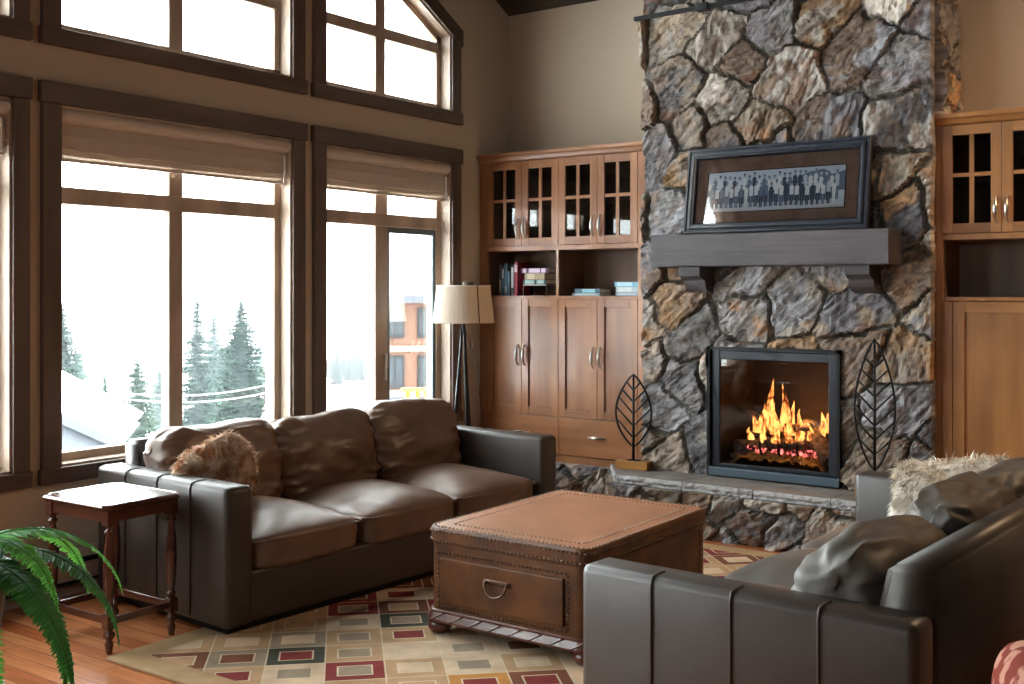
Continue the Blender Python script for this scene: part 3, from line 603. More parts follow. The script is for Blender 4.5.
# grate bars
for x in (2.2, 2.32, 2.44): bm = NB(); tube(bm, [(x, 6.575, .56), (x, 6.57, .52), (x, 6.60, .47), (x, 6.7, .46)], .008, 6); ob('grate_bar', lo(bm), M['black'], T)
def flame_mat():
    m = bpy.data.materials.new('flame'); m.use_nodes = True; N = m.node_tree.nodes; L = m.node_tree.links; N.remove(N['Principled BSDF'])
    tc = N.new('ShaderNodeTexCoord'); sp = N.new('ShaderNodeSeparateXYZ'); L.new(tc.outputs['Object'], sp.inputs[0])
    hh = N.new('ShaderNodeMapRange'); hh.inputs['From Min'].default_value = .25; hh.inputs['From Max'].default_value = .60; L.new(sp.outputs[2], hh.inputs[0])
    mp = N.new('ShaderNodeMapping'); mp.inputs['Scale'].default_value = (1, 1, .45); L.new(tc.outputs['Object'], mp.inputs[0])
    nz = N.new('ShaderNodeTexNoise'); nz.inputs['Scale'].default_value = 26; nz.inputs['Detail'].default_value = 3; nz.inputs['Distortion'].default_value = 1.2; L.new(mp.outputs[0], nz.inputs[0])
    cr = N.new('ShaderNodeValToRGB'); e = cr.color_ramp.elements; e[0].position = .36; e[0].color = (1, .10, .01, 1); e[1].position = .66; e[1].color = (1, .50, .12, 1); L.new(nz.outputs['Fac'], cr.inputs[0])
    em = N.new('ShaderNodeEmission'); L.new(cr.outputs[0], em.inputs[0]); em.inputs[1].default_value = .75
    tr = N.new('ShaderNodeBsdfTransparent'); al = N.new('ShaderNodeMapRange'); al.inputs['From Min'].default_value = .40; al.inputs['From Max'].default_value = .60; al.inputs['To Max'].default_value = .8; L.new(nz.outputs['Fac'], al.inputs[0])
    mu = N.new('ShaderNodeMath'); mu.operation = 'MULTIPLY'; mu.use_clamp = True; L.new(al.outputs[0], mu.inputs[0])
    inv = N.new('ShaderNodeMapRange'); inv.inputs['From Min'].default_value = 0; inv.inputs['From Max'].default_value = 1; inv.inputs['To Min'].default_value = 1.2; inv.inputs['To Max'].default_value = .55; L.new(hh.outputs[0], inv.inputs[0]); L.new(inv.outputs[0], mu.inputs[1])
    mx = N.new('ShaderNodeMixShader'); L.new(mu.outputs[0], mx.inputs[0]); L.new(tr.outputs[0], mx.inputs[1]); L.new(em.outputs[0], mx.inputs[2]); L.new(mx.outputs[0], N['Material Output'].inputs[0])
    return m
M['flame'] = flame_mat()
rr = random.Random(11)
for i, (x, y, z, h, r) in enumerate([(2.22, 6.70, .62, .33, .034), (2.32, 6.68, .62, .30, .036), (2.37, 6.66, .60, .22, .03), (2.27, 6.64, .60, .2, .035), (2.17, 6.67, .60, .19, .03), (2.13, 6.68, .60, .13, .025), (2.42, 6.66, .57, .20, .03), (2.47, 6.68, .58, .14, .026), (2.54, 6.72, .60, .16, .03), (2.30, 6.58, .555, .09, .03), (2.38, 6.6, .56, .10, .028), (2.22, 6.6, .55, .1, .026), (2.12, 6.62, .56, .08, .025), (2.50, 6.64, .58, .12, .025), (2.58, 6.76, .62, .2, .035), (2.62, 6.74, .52, .24, .03)]):
    bm = NB(); n = 10; prof = []
    rings = []; N_ = 16; ph = rr.random() * 6; lean = rr.uniform(-.02, .02)
    for k in range(N_ + 1):
        t = k / N_; rad = r * (math.sin(math.pi * min(1, (t * .85 + .15)) ** .62)) * (1 - t * .25) + .0008; cx = x + math.sin(t * 5 + ph) * .012 * t + lean * t; cy = y + math.cos(t * 4 + ph) * .01 * t
        rings.append([bm.verts.new((cx + rad * math.cos(a) * (1 + .25 * noise.noise(Vector((a, t * 4, ph)))), cy + rad * .6 * math.sin(a), z + t * h)) for a in [2 * math.pi * q / n for q in range(n)]])
    for a, b in zip(rings, rings[1:]):
        for q in range(n): bm.faces.new((a[q], a[(q + 1) % n], b[(q + 1) % n], b[q])).smooth = True
    ob('flame', lo(bm), M['flame'], T)
fl = bpy.data.lights.new('fire_glow', 'POINT'); fl.energy = 1.6; fl.color = (1, .38, .1); fl.shadow_soft_size = .08
fo = bpy.data.objects.new('fire_light', fl); COL.objects.link(fo); fo.location = (2.46, 6.66, .70)

# ------------------------------------------------------------------ mantel, picture
T = thing('mantel_shelf', (2.35, 6.5, 1.65), 'dark grey-brown timber mantel shelf with two carved brackets on the stone', 'mantel')
bm = NB(); box(bm, -.745, .745, -.25, .04, 0, .2, bev=.006); bmesh.ops.subdivide_edges(bm, edges=[e for e in bm.edges if e.calc_length() > 1], cuts=20)
for v in bm.verts: v.co += Vector((0, noise.noise(v.co * 4) * .004, noise.noise(v.co * 3 + Vector((5, 5, 5))) * .004))
ob('beam', bm, M['mantel'], T)
for cx in (-.50, .55):
    bm = NB(); pr = [(.04, 0), (.04, -.165), (-.03, -.165), (-.065, -.155)] + [(-.065 - .06 * math.sin(R(a)) , -.155 + .06 * (1 - math.cos(R(a)))) for a in (20, 40, 60, 80)] + [(-.13, -.085), (-.17, -.075), (-.205, -.055), (-.205, 0)]
    prism(bm, pr, 'x', cx - .07, cx + .07); ob('bracket', bm, M['mantel'], T)
# picture frame leaning
PW, PH = 1.165, .545; th = R(-9)
T = thing('framed_photograph', (2.36, 6.345, 1.858), 'blue-black framed wide old team photograph leaning on the mantel', 'picture'); T.rotation_euler = (th, 0, R(-.6))
def ring(bm, w, h, w2, h2, y0, y1, zc_):     # mitred moulding between two rectangles
    A = [(-w, -h), (w, -h), (w, h), (-w, h)]; B = [(-w2, -h2), (w2, -h2), (w2, h2), (-w2, h2)]
    va = [bm.verts.new((x, y0, z + zc_)) for x, z in A]; vb = [bm.verts.new((x, y1, z + zc_)) for x, z in B]
    for k in range(4): bm.faces.new((va[k], va[(k + 1) % 4], vb[(k + 1) % 4], vb[k]))
bm = NB(); w_, h_ = PW / 2, PH / 2
seq = [(0, .035), (0, 0.0), (.006, -.006), (.014, -.006), (.022, .004), (.026, .004), (.034, -.010), (.046, -.010), (.052, .0), (.058, .0), (.064, .012), (.070, .016)]
for (i0, y0), (i1, y1) in zip(seq, seq[1:]): ring(bm, w_ - i0, h_ - i0, w_ - i1, h_ - i1, y0, y1, h_)
bmesh.ops.recalc_face_normals(bm, faces=bm.faces[:]); bmesh.ops.reverse_faces(bm, faces=bm.faces[:]) if False else None
ob('frame_moulding', bm, M['frame'], T)
bm = NB(); box(bm, -w_ + .01, w_ - .01, .03, .036, .01, PH - .01); ob('backing', bm, M['black'], T)
pw, ph, pz = .435, .125, .262
bm = NB(); box(bm, -w_ + .06, w_ - .06, .020, .028, .06, PH - .06); ob('mat_board', bm, M['matb'], T, label='mottled brown mat board')
bm = NB(); box(bm, -pw - .006, pw + .006, .0185, .0195, pz - ph - .006, pz + ph + .006); ob('mat_bevel', bm, M['black'], T)
# the print: a pale blue print with a row of standing people, drawn as flat printed shapes
PM = [mat('print_pale', (.62, .72, .85), .5), mat('print_dark', (.035, .06, .12), .5), mat('print_mid', (.14, .21, .33), .5), mat('print_white', (.85, .9, .95), .5), mat('print_face', (.3, .4, .52), .5)]
bm = NB()
def q(x0, x1, z0, z1, mi, dy): 
    f_ = bm.faces.new([bm.verts.new((x, .018 - dy, z)) for x, z in ((x0, z0), (x1, z0), (x1, z1), (x0, z1))]); f_.material_index = mi
def poly(pts, mi, dy): f_ = bm.faces.new([bm.verts.new((x, .018 - dy, z)) for x, z in pts]); f_.material_index = mi
q(-pw, pw, pz - ph, pz + ph, 0, 0)
zb = pz - ph
rr = random.Random(5)
poly([(-pw, zb + .135), (-pw * .7, zb + .165), (-pw * .45, zb + .14), (-pw * .1, zb + .18), (pw * .2, zb + .16), (pw * .45, zb + .215), (pw * .7, zb + .235), (pw * .85, zb + .2), (pw, zb + .22), (pw, zb + .1), (-pw, zb + .1)], 2, .0004)
for row, zo in ((1, .03), (0, .0)):
    n = 25
    for k in range(n):
        x = -pw + .03 + (2 * pw - .06) * (k + (.5 if row else 0)) / n; hh = rr.uniform(.135, .165) + zo * .8; w2 = .012; b = zb + .022 + zo * .9 + rr.uniform(-.004, .004); d = .0008 + (.0006 if not row else 0) + k * .00001
        top = rr.choice([0, 3, 3, 1, 2]); leg = rr.choice([1, 1, 1, 2, 3 if top == 3 else 1])
        for sx in (-1, 1): poly([(x + sx * .001, b), (x + sx * .009, b), (x + sx * .010, b + hh * .5), (x, b + hh * .5)], leg, d)
        poly([(x - w2, b + hh * .45), (x + w2, b + hh * .45), (x + w2 * 1.1, b + hh * .8), (x + w2 * .4, b + hh * .86), (x - w2 * .4, b + hh * .86), (x - w2 * 1.1, b + hh * .8)], top, d + .0001)
        poly([(x + .0075 * math.cos(a), b + hh * .93 + .010 * math.sin(a)) for a in [math.pi * t / 5 for t in range(10)]], 4, d + .0002)
        poly([(x - .009, b + hh * .955), (x + .009, b + hh * .955), (x + .006, b + hh * 1.01), (x - .006, b + hh * 1.01)], rr.choice([1, 1, 2, 3]), d + .0003)
    poly([(-pw, zb), (pw, zb), (pw, zb + .028), (-pw, zb + .02)], 3, .0006)
ob('print', bm, PM, T)
bm = NB(); box(bm, -w_ + .062, w_ - .062, .008, .010, .062, PH - .062); ob('picture_glass', bm, glass('picture_glass', (.97, .97, .97), 1.5), T)

# ------------------------------------------------------------------ leaf sculptures
def leaf(T, cx, z0, z1, hw, stem_z, nv, r=.008, ymid=0.):
    H = z1 - z0
    def half(t): return hw * math.sin(math.pi * t ** .92) ** .82
    bm = NB(); pts = [(cx - half(t / 24), 0, z0 + H * t / 24) for t in range(25)] + [(cx + half(t / 24), 0, z0 + H * t / 24) for t in range(23, 0, -1)]
    tube(bm, pts, r, 6, closed=True, flat=.8); ob('leaf_outline', bm, M['black'], T)
    bm = NB(); tube(bm, [(cx, 0, stem_z), (cx, 0, z1)], [r * 1.25, r * .8], 6); ob('stem', bm, M['black'], T)
    bm = NB()
    for k in range(nv):
        t = .12 + .66 * k / (nv - 1); zz = z0 + H * t
        for s in (-1, 1):
            t2 = t + .05
            for _ in range(20):
                if abs(half(t2)) * 1.0 * .95 + t * H > t2 * H: t2 += .012
            tube(bm, [(cx, 0, zz), (cx + s * half(min(t2, .99)), 0, z0 + H * min(t2, .99))], r * .7, 6)
    ob('vein', bm, M['black'], T)
T = thing('leaf_sculpture', (1.385, 6.42, .333), 'small black metal leaf sculpture on an orange wood block, on the hearth left end', 'sculpture', rz=R(4))
leaf(T, 0, .145, .62, .128, .055, 5)
bm = NB(); box(bm, -.115, .115, -.04, .05, .0, .055, bev=.004); ob('wood_base', bm, wood('orange_block_wood', (.30, .12, .028), (.44, .2, .05), 'x', .35), T, label='orange-brown wood block')
bm = NB(); box(bm, -.04, .04, -.02, .025, .055, .06); ob('foot_plate', bm, M['black'], T)
T = thing('leaf_sculpture', (2.99, 6.33, .333), 'tall narrow black metal leaf sculpture at the right end of the hearth', 'sculpture', rz=R(4))
leaf(T, 0, .15, .895, .112, .06, 7)
bm = NB(); box(bm, -.10, .10, -.045, .045, .0, .06, bev=.004); ob('wood_base', bm, wood('orange_block_wood', (.30, .12, .028), (.44, .2, .05), 'x', .35), T, label='orange-brown wood block')

# ------------------------------------------------------------------ cabinets
def arc_handle(bm, p, L, d=.028, ax='z'):
    # pull with oval waist
    n = 12; pts = []; rs = []
    for k in range(n + 1):
        t = k / n; s = (t - .5) * L; o = d * math.sin(math.pi * t) ** .6
        pts.append((p[0], p[1] - .004 - o, p[2] + s) if ax == 'z' else (p[0] + s, p[1] - .004 - o, p[2])); rs.append(.004 + .009 * math.sin(math.pi * t) ** 2)
    tube(bm, pts, rs, 8)
    for s in (-.5, .5):
        q_ = (p[0], p[1] - .004, p[2] + s * L) if ax == 'z' else (p[0] + s * L, p[1] - .004, p[2])
        bmesh.ops.create_icosphere(bm, subdivisions=1, radius=.007, matrix=Matrix.Translation(q_))
def door_glass(T, x0, x1, z0, z1, hx, m, mx, y=0.):
    bm = NB(); s = .056
    box(bm, x0, x0 + s, y - .022, y, z0, z1, bev=.002); box(bm, x1 - s, x1, y - .022, y, z0, z1, bev=.002)
    box(bm, x0 + s, x1 - s, y - .021, y, z0, z0 + s, mi=1, bev=.002); box(bm, x0 + s, x1 - s, y - .021, y, z1 - s, z1, mi=1, bev=.002)
    xm = (x0 + x1) / 2; zm = z0 + (z1 - z0) * .54
    box(bm, xm - .012, xm + .012, y - .016, y - .002, z0 + s, z1 - s); box(bm, x0 + s, x1 - s, y - .0155, y - .0025, zm - .011, zm + .011, mi=1)
    d = ob('door', bm, [m, mx], T)
    bm = NB(); box(bm, x0 + s - .004, x1 - s + .004, y - .009, y - .006, z0 + s - .004, z1 - s + .004); ob('glass_pane', bm, M['cabglass'], d)
    bm = NB(); arc_handle(bm, (hx, y - .022, z0 + .125), .14); ob('handle', bm, M['nickel'], d)
def door_panel(T, x0, x1, z0, z1, hx, hz, m, mx, y=0., s=.056):
    bm = NB()
    box(bm, x0, x0 + s, y - .022, y, z0, z1, bev=.002); box(bm, x1 - s, x1, y - .022, y, z0, z1, bev=.002)
    box(bm, x0 + s, x1 - s, y - .021, y, z0, z0 + s, mi=1, bev=.002); box(bm, x0 + s, x1 - s, y - .021, y, z1 - s, z1, mi=1, bev=.002)
    box(bm, x0 + s, x1 - s, y - .009, y, z0 + s, z1 - s)
    d = ob('door', bm, [m, mx], T)
    if hx is not None: bm = NB(); arc_handle(bm, (hx, y - .022, hz), .14); ob('handle', bm, M['nickel'], d)
    return d
CY = 6.60
T = thing('cabinet', (0, CY, .29), 'wide warm-brown built-in cabinet left of the chimney with glass doors, open shelves and drawers', 'cabinet')
Z = .29
def zz(z): return z - Z
bm = NB(); D_ = .345
box(bm, .003, .065, -.02, D_, zz(.29), zz(2.44)); box(bm, 1.33, 1.395, -.02, D_, zz(.29), zz(2.44))
box(bm, .065, 1.33, D_ - .012, D_, 0, zz(2.44)); 
for z0, z1 in ((.29, .345), (.59, .615), (1.445, 1.466), (1.79, 1.822), (2.42, 2.44)): box(bm, .065, 1.33, -.018 if z0 in (.29, 1.445, 1.79) else .0, D_ - .012, zz(z0), zz(z1))
box(bm, .672, .693, -.016, D_ - .012, zz(1.466), zz(1.79)); box(bm, .672, .693, .0, D_ - .012, zz(1.82), zz(2.42)); box(bm, .672, .693, .0, D_ - .012, zz(.345), zz(1.445))
ob('carcass', bm, M['cab'], T)
bm = NB(); prism(bm, [(-.02, zz(2.438)), (-.035, zz(2.445)), (-.045, zz(2.465)), (-.06, zz(2.475)), (-.06, zz(2.497)), (D_, zz(2.497)), (D_, zz(2.438))], 'x', .0, 1.425); ob('crown_moulding', bm, M['cabx'], T)
bm = NB(); box(bm, .066, 1.329, D_ - .02, D_ - .013, zz(1.467), zz(1.789)); box(bm, .066, 1.329, D_ - .02, D_ - .013, zz(1.823), zz(2.42)); 
for a, b in ((.066, .071), (.667, .672), (.693, .698), (1.325, 1.33)): box(bm, a, b, .0, D_ - .02, zz(1.467), zz(1.789)); box(bm, a, b, .0, D_ - .02, zz(1.823), zz(2.42))
ob('lining', bm, M['cabin'], T)
xs = [.067, .380, .694, 1.012, 1.329]
for i in range(4):
    a, b = xs[i] + .001, xs[i + 1] - .001; hx = b - .028 if i % 2 == 0 else a + .028
    door_glass(T, a, b, zz(1.825), zz(2.435), hx, M['cab'], M['cabx'])
    door_panel(T, a, b, zz(.617), zz(1.444), hx, zz(1.04), M['cab'], M['cabx'])
for a, b in ((.068, .692), (.695, 1.328)):
    bm = NB(); box(bm, a, b, -.022, 0, zz(.352), zz(.612), bev=.002); d = ob('drawer', bm, M['cabx'], T)
    bm = NB(); arc_handle(bm, ((a + b) / 2, -.022, zz(.49)), .13, ax='x'); ob('handle', bm, M['nickel'], d)
bm = NB(); box(bm, .07, .67, .05, D_ - .02, zz(2.12), zz(2.135)); box(bm, .695, 1.325, .05, D_ - .02, zz(2.12), zz(2.135)); ob('shelf', bm, M['cabin'], T)

T = thing('cabinet', (3.255, CY, .29), 'golden-brown built-in cabinet right of the chimney with glass doors above a tall panel door', 'cabinet')
bm = NB(); W_ = 2.6
box(bm, -.03, .045, -.02, D_, 0, zz(2.44)); box(bm, W_ - .06, W_, -.02, D_, 0, zz(2.44)); box(bm, .045, W_ - .06, D_ - .012, D_, 0, zz(2.44))
for z0, z1 in ((.29, .345), (1.445, 1.466), (1.79, 1.822), (2.42, 2.44)): box(bm, .045, W_ - .06, -.018 if z0 < 2 else 0, D_ - .012, zz(z0), zz(z1))
box(bm, 1.25, 1.29, -.016, D_ - .012, zz(1.466), zz(1.79)); box(bm, .68, .70, .0, D_ - .012, zz(1.82), zz(2.42))
ob('carcass', bm, M['cabr'], T)
bm = NB(); prism(bm, [(-.02, zz(2.438)), (-.035, zz(2.445)), (-.045, zz(2.465)), (-.06, zz(2.475)), (-.06, zz(2.500)), (D_, zz(2.500)), (D_, zz(2.438))], 'x', -.065, W_ + .03); ob('crown_moulding', bm, M['cabrx'], T)
bm = NB(); box(bm, .046, W_ - .061, D_ - .02, D_ - .013, zz(1.467), zz(1.789)); box(bm, .046, W_ - .061, D_ - .02, D_ - .013, zz(1.823), zz(2.42)); box(bm, .046, .051, 0, D_ - .02, zz(1.467), zz(1.789)); ob('lining', bm, M['cabin'], T)
xs = [.038, .357, .676, .995, 1.314]
for i in range(4):
    a, b = xs[i] + .001, xs[i + 1] - .001; door_glass(T, a, b, zz(1.825), zz(2.435), b - .028 if i % 2 == 0 else a + .028, M['cabr'], M['cabrx'])
bm = NB(); box(bm, .04, .095, -.022, 0, zz(.35), zz(1.44), bev=.002); ob('filler_stile', bm, M['cabr'], T)
door_panel(T, .098, .86, zz(.35), zz(1.44), None, 0, M['cabr'], M['cabrx'], s=.062)
door_panel(T, .863, 1.62, zz(.35), zz(1.44), .90, zz(1.0), M['cabr'], M['cabrx'], s=.062)
# glassware behind the right glass doors
def ornament(x, z, label):
    bm = NB(); lathe(bm, [(.03, 0), (.03, .004), (.006, .012), (.005, .05), (.03, .075), (.042, .11), (.03, .125), (.008, .15), (.012, .165), (.001, .19)], n=12)
    tag(ob('crystal_ornament', bm, M['crystal'], loc=(x, CY + .16, z)), label, 'ornament', 'crystal ornaments in the right cabinet')
bm = NB(); box(bm, 3.302, 3.93, CY + .05, CY + .32, 2.115, 2.13); tag(ob('cabinet_shelf', bm, M['cabin']), 'inner shelf behind the glass doors of the right cabinet', 'shelf')
ornament(3.60, 2.13, 'crystal ornament behind the left glass door of the right cabinet'); ornament(3.72, 2.13, 'crystal ornament behind the right glass door of the right cabinet')
bm = NB(); lathe(bm, [(.04, 0), (.05, .02), (.05, .07), (.035, .09), (.03, .1)], n=16)
tag(ob('blue_jar', bm, mat('dark_blue_glaze', (.01, .03, .09), .25, coat=.5), loc=(3.80, CY + .1, 1.467)), 'dark blue jar on the open shelf of the right cabinet, at the photo edge', 'jar')

# books ------------------------------------------------------------------
def book(x, y, z, w, h, d, col, label, group, rot=(0, 0, 0), band=None, name='book'):
    """w thickness (x), h height (z), d depth (y)"""
    T = thing(name, (x, y, z), label, 'book', group=group); T.rotation_euler = rot
    m = mat('book_cover', col, .55, bump=.1, bs=80)
    bm = NB(); c = .003
    box(bm, -w / 2, -w / 2 + c, 0, d, 0, h); box(bm, w / 2 - c, w / 2, 0, d, 0, h); box(bm, -w / 2, w / 2, -.004, .0, 0, h, bev=.0015)
    ob('cover', bm, m, T)
    bm = NB(); box(bm, -w / 2 + c, w / 2 - c, 0.0005, d - .005, .004, h - .004); ob('pages', bm, mat('paper', (.7, .65, .55), .9), T)
    if band:
        bm = NB()
        for f0, f1, bc in band: box(bm, -w / 2 + .003, w / 2 - .003, -.0055, -.0035, h * f0, h * f1)
        ob('spine_lettering', bm, mat('spine_foil', band[0][2], .5), T)
    return T
by = CY + .06; zs = 1.4665; G1 = 'books standing on the left open shelf'
x = .122
for i, (w, h, c, b, l) in enumerate([(.022, .235, (.10, .09, .09), [(.1, .5, (.35, .33, .3))], 'brown and blue upright book at the left end of the standing row'),
        (.024, .215, (.03, .10, .15), [(.6, .9, (.4, .45, .5))], 'dark teal upright book second in the standing row'),
        (.026, .235, (.10, .22, .30), [(.1, .3, (.5, .6, .6))], 'light blue-grey upright book in the middle of the standing row'),
        (.020, .18, (.12, .24, .32), None, 'short pale blue upright book among the standing books'),
        (.027, .225, (.015, .018, .02), [(.25, .92, (.6, .62, .6))], 'black upright book with white spine lettering'),
        (.030, .245, (.30, .02, .05), [(.7, .92, (.75, .6, .6))], 'crimson red upright book at the right end of the standing row')]):
    x += w / 2; book(x, by, zs, w, h, .16, c, l, G1, band=b); x += w / 2 + (.002 if i != 3 else .010)
G2 = 'books lying on the black wire stand'
T = thing('book_stand', (.452, by + .05, zs), 'low black wire stand carrying a pile of books on the left shelf', 'stand')
for yy in (-.07, .07): bm = NB(); tube(bm, [(-.10, yy, 0), (-.10, yy, .077), (.10, yy, .077), (.10, yy, 0)], .004, 6); ob('wire_leg', bm, M['nickel'], T)
bm = NB(); box(bm, -.10, .10, -.07, .07, .077, .082); ob('plate', bm, M['black'], T)
def flat(x, y, z, L, t, d, col, label, group, rz=0, band=None):
    return book(x - L / 2, y, z + t / 2, t, L, d, col, label, group, rot=(0, R(90), 0), band=band)
z = zs + .0825
for L, t, c, l, b in ((.205, .032, (.02, .06, .07), 'dark green book at the bottom of the pile on the stand', [(.1, .5, (.35, .5, .5)), (.6, .9, (.3, .5, .6))]), (.175, .045, (.40, .32, .20), 'thick tan book in the middle of the pile on the stand', [(.15, .5, (.6, .5, .35))]), (.24, .036, (.13, .05, .12), 'purple book with pale spine blocks on top of the pile on the stand', [(.08, .2, (.7, .55, .7)), (.3, .7, (.5, .4, .6)), (.75, .9, (.7, .6, .7))])):
    flat(.452, by - .02, z, L, t, .15, c, l, G2, band=b); z += t + .0015
T = None
G3 = 'books lying on the right open shelf'
flat(.875, by, zs + .0, .23, .018, .15, (.35, .45, .5), 'pale grey-blue book at the bottom of the low pile of two', G3, band=[(.1, .9, (.6, .7, .72))])
flat(.885, by, zs + .0195, .21, .030, .15, (.03, .10, .15), 'dark teal book on top of the low pile of two', G3, band=[(.3, .8, (.3, .6, .7))])
z = zs
for L, t, c, l, b in ((.185, .024, (.30, .40, .48), 'grey-blue book at the bottom of the pile of three', [(.1, .9, (.5, .6, .7))]), (.175, .036, (.50, .62, .68), 'pale thick book in the middle of the pile of three', [(.1, .7, (.75, .8, .8))]), (.20, .032, (.20, .48, .62), 'sky-blue book on top of the pile of three', [(.1, .7, (.5, .75, .85))])):
    flat(1.205, by, z, L, t, .15, c, l, G3, band=b); z += t + .0015

# ------------------------------------------------------------------ rug
RX0, RX1, RY0, RY1 = 1.0, 3.75, 2.73, 6.02
T = None
bm = NB(); hx, hy = (RX1 - RX0) / 2, (RY1 - RY0) / 2; box(bm, -hx, hx, -hy, hy, .0005, .012, bev=.004)
tag(ob('area_rug', bm, rug_mat(hx, hy, .125), loc=((RX0 + RX1) / 2, (RY0 + RY1) / 2, 0)), 'patterned area rug of cream, maroon and green squares under the coffee table', 'rug')

# ------------------------------------------------------------------ sofas
def rcushion(u0, u1, d0, d1, z0, z1, **k): pass
def make_sofa(loc, rz, label, top, body, seed, back_pose, lift=0.):
    T = thing('sofa', loc, label, 'sofa', rz=rz, group=None)
    L, D, AW, AH = 2.34, 1.04, .148, .655
    hl, hd = L / 2, D / 2
    # base
    bm = NB(); box(bm, -hd + .02, hd - .03, -hl + .14, hl - .14, .045, .27, bev=.012); ob('base', bm, body, T)
    bm = NB(); box(bm, -hd + .05, hd - .06, -hl + .05, hl - .05, .012, .045); ob('plinth', bm, M['black'], T)
    for s in (-1, 1):
        bm = NB(); y0, y1 = (-hl, -hl + AW) if s < 0 else (hl - AW, hl)
        box(bm, -hd, hd, y0, y1, .045, AH, bev=.028)
        a = ob('armrest', bm, body, T, smooth=True)
        a.data.shade_smooth()
        for j, xx in enumerate((-.26, 0, .26)):
            bm = NB(); o = .004; ya, yb = y0 - o, y1 + o; zt = AH + o
            pts = [(xx, ya + .001, .07), (xx, ya, AH - .03), (xx, ya + .01, zt - .008), (xx, ya + .028, zt - .003), (xx, (ya + yb) / 2, zt - .003)] if s < 0 else [(xx, (ya + yb) / 2, zt - .003), (xx, yb - .028, zt - .003), (xx, yb - .01, zt - .008), (xx, yb, AH - .03), (xx, yb - .001, .07)]
            tube(bm, pts, .0042, 6); ob('seam', bm, body, T)
    # back frame, leaning
    bm = NB(); prism(bm, [(-hd, .045), (-hd + .20, .045), (-hd + .20, .45), (-hd + .13, .765), (-hd + .0, .765)], 'y', -hl + .146, hl - .146)
    bmesh.ops.bevel(bm, geom=bm.edges[:], offset=.02, segments=3, affect='EDGES'); ob('back_frame', bm, body, T, smooth=True)
    n = 3; cw = (L - 2 * AW) / n
    for k in range(n):
        yc = -hl + AW + cw * (k + .5)
        bm = puff(.40, cw / 2 - .003, .085, p=7, wr=.014, seed=seed + k, crown=.8, ws=3.2, n=26)
        for v in bm.verts:
            if v.co.z < 0: v.co.z = max(v.co.z, -.075)
        xf(bm, Matrix.Translation((hd - .405, yc, .335 + lift))); c = ob('seat_cushion', bm, top, T, smooth=True)
        bm = NB(); pts = []
        for sx, sy in ((1, -1), (1, 1), (-1, 1), (-1, -1)):
            for a in range(0, 91, 30):
                aa = R(a) + {(1, -1): -math.pi / 2, (1, 1): 0, (-1, 1): math.pi / 2, (-1, -1): math.pi}[(sx, sy)]
                pts.append((hd - .405 + sx * (.385 - .04) + .045 * math.cos(aa), yc + sy * (cw / 2 - .055) + .045 * math.sin(aa), .392 + lift))
        tube(bm, pts, .005, 6, closed=True); ob('piping', bm, M['seam'] if top is M['leather2'] else top, c)
        dx, dz, tilt, sc, rl = back_pose[k]
        bm = puff(.125, cw / 2 + .010, .225, p=5.5, wr=.034, seed=seed * 3 + k, ws=5.5, n=40)
        # pinch the top corners, plump the middle, slump at the foot
        for v in bm.verts:
            a = abs(v.co.y) / (cw / 2); b = (v.co.z + .22) / .44
            v.co.x *= 1 + .30 * (1 - a * a) * (1 - (2 * b - 1) ** 2)
            v.co.z -= .018 * max(0, a) ** 6 * max(0, b) ** 2
            if b > .6: v.co.x *= 1 - .25 * (b - .6) / .4
            # gathers radiating from the side seams
            g = math.sin(v.co.z * 85 + 5 * noise.noise(Vector((v.co.y * 9, v.co.z * 9, seed + k)))) * max(0, a - .45) ** 1.2
            v.co.x += .016 * g * (1 if v.co.x > 0 else -1)
        xf(bm, Matrix.Translation((-hd + .27 + dx, yc, .60 + dz)) @ Euler((rl, tilt, 0)).to_matrix().to_4x4() @ Matrix.Diagonal((1, 1, sc, 1)))
        bc = ob('back_cushion', bm, top, T, smooth=True)
        bm = NB(); hw, hh = cw / 2 - .012, .205
        for s in (-1, 1):
            pts = []
            for j in range(15):
                t = -1 + 2 * j / 14; pts.append((.035 * s + .0 * t, s * (hw + .012) * (1 - .10 * t ** 4) * 1.0, hh * t * .9))
            pts = [Matrix.Translation((-hd + .27 + dx, yc, .60 + dz)) @ Euler((rl, tilt, 0)).to_matrix().to_4x4() @ Vector(p) for p in pts]
            tube(bm, pts, .004, 5)
        bm.free()
    return T
cL = Vector((.79, 4.37, 0))
make_sofa((.79, 4.37, 0), R(-4.1), 'brown leather sofa standing under the windows with its back to them', M['leather'], M['leather2'], 3, [(.0, 0, R(-10), 1.0, 0), (.01, .0, R(-12), 1.0, R(1)), (.02, .012, R(-14), 1.02, R(-1))])
make_sofa((3.725, 4.08, 0), R(176.6), 'taupe grey leather sofa on the right, seen from its outer arm and back', M['leather3'], M['leather2'], 11, [(.0, 0, R(-12), 1, 0), (.0, .0, R(-14), 1, 0), (.03, -.02, R(-20), .95, R(2))], lift=.03)

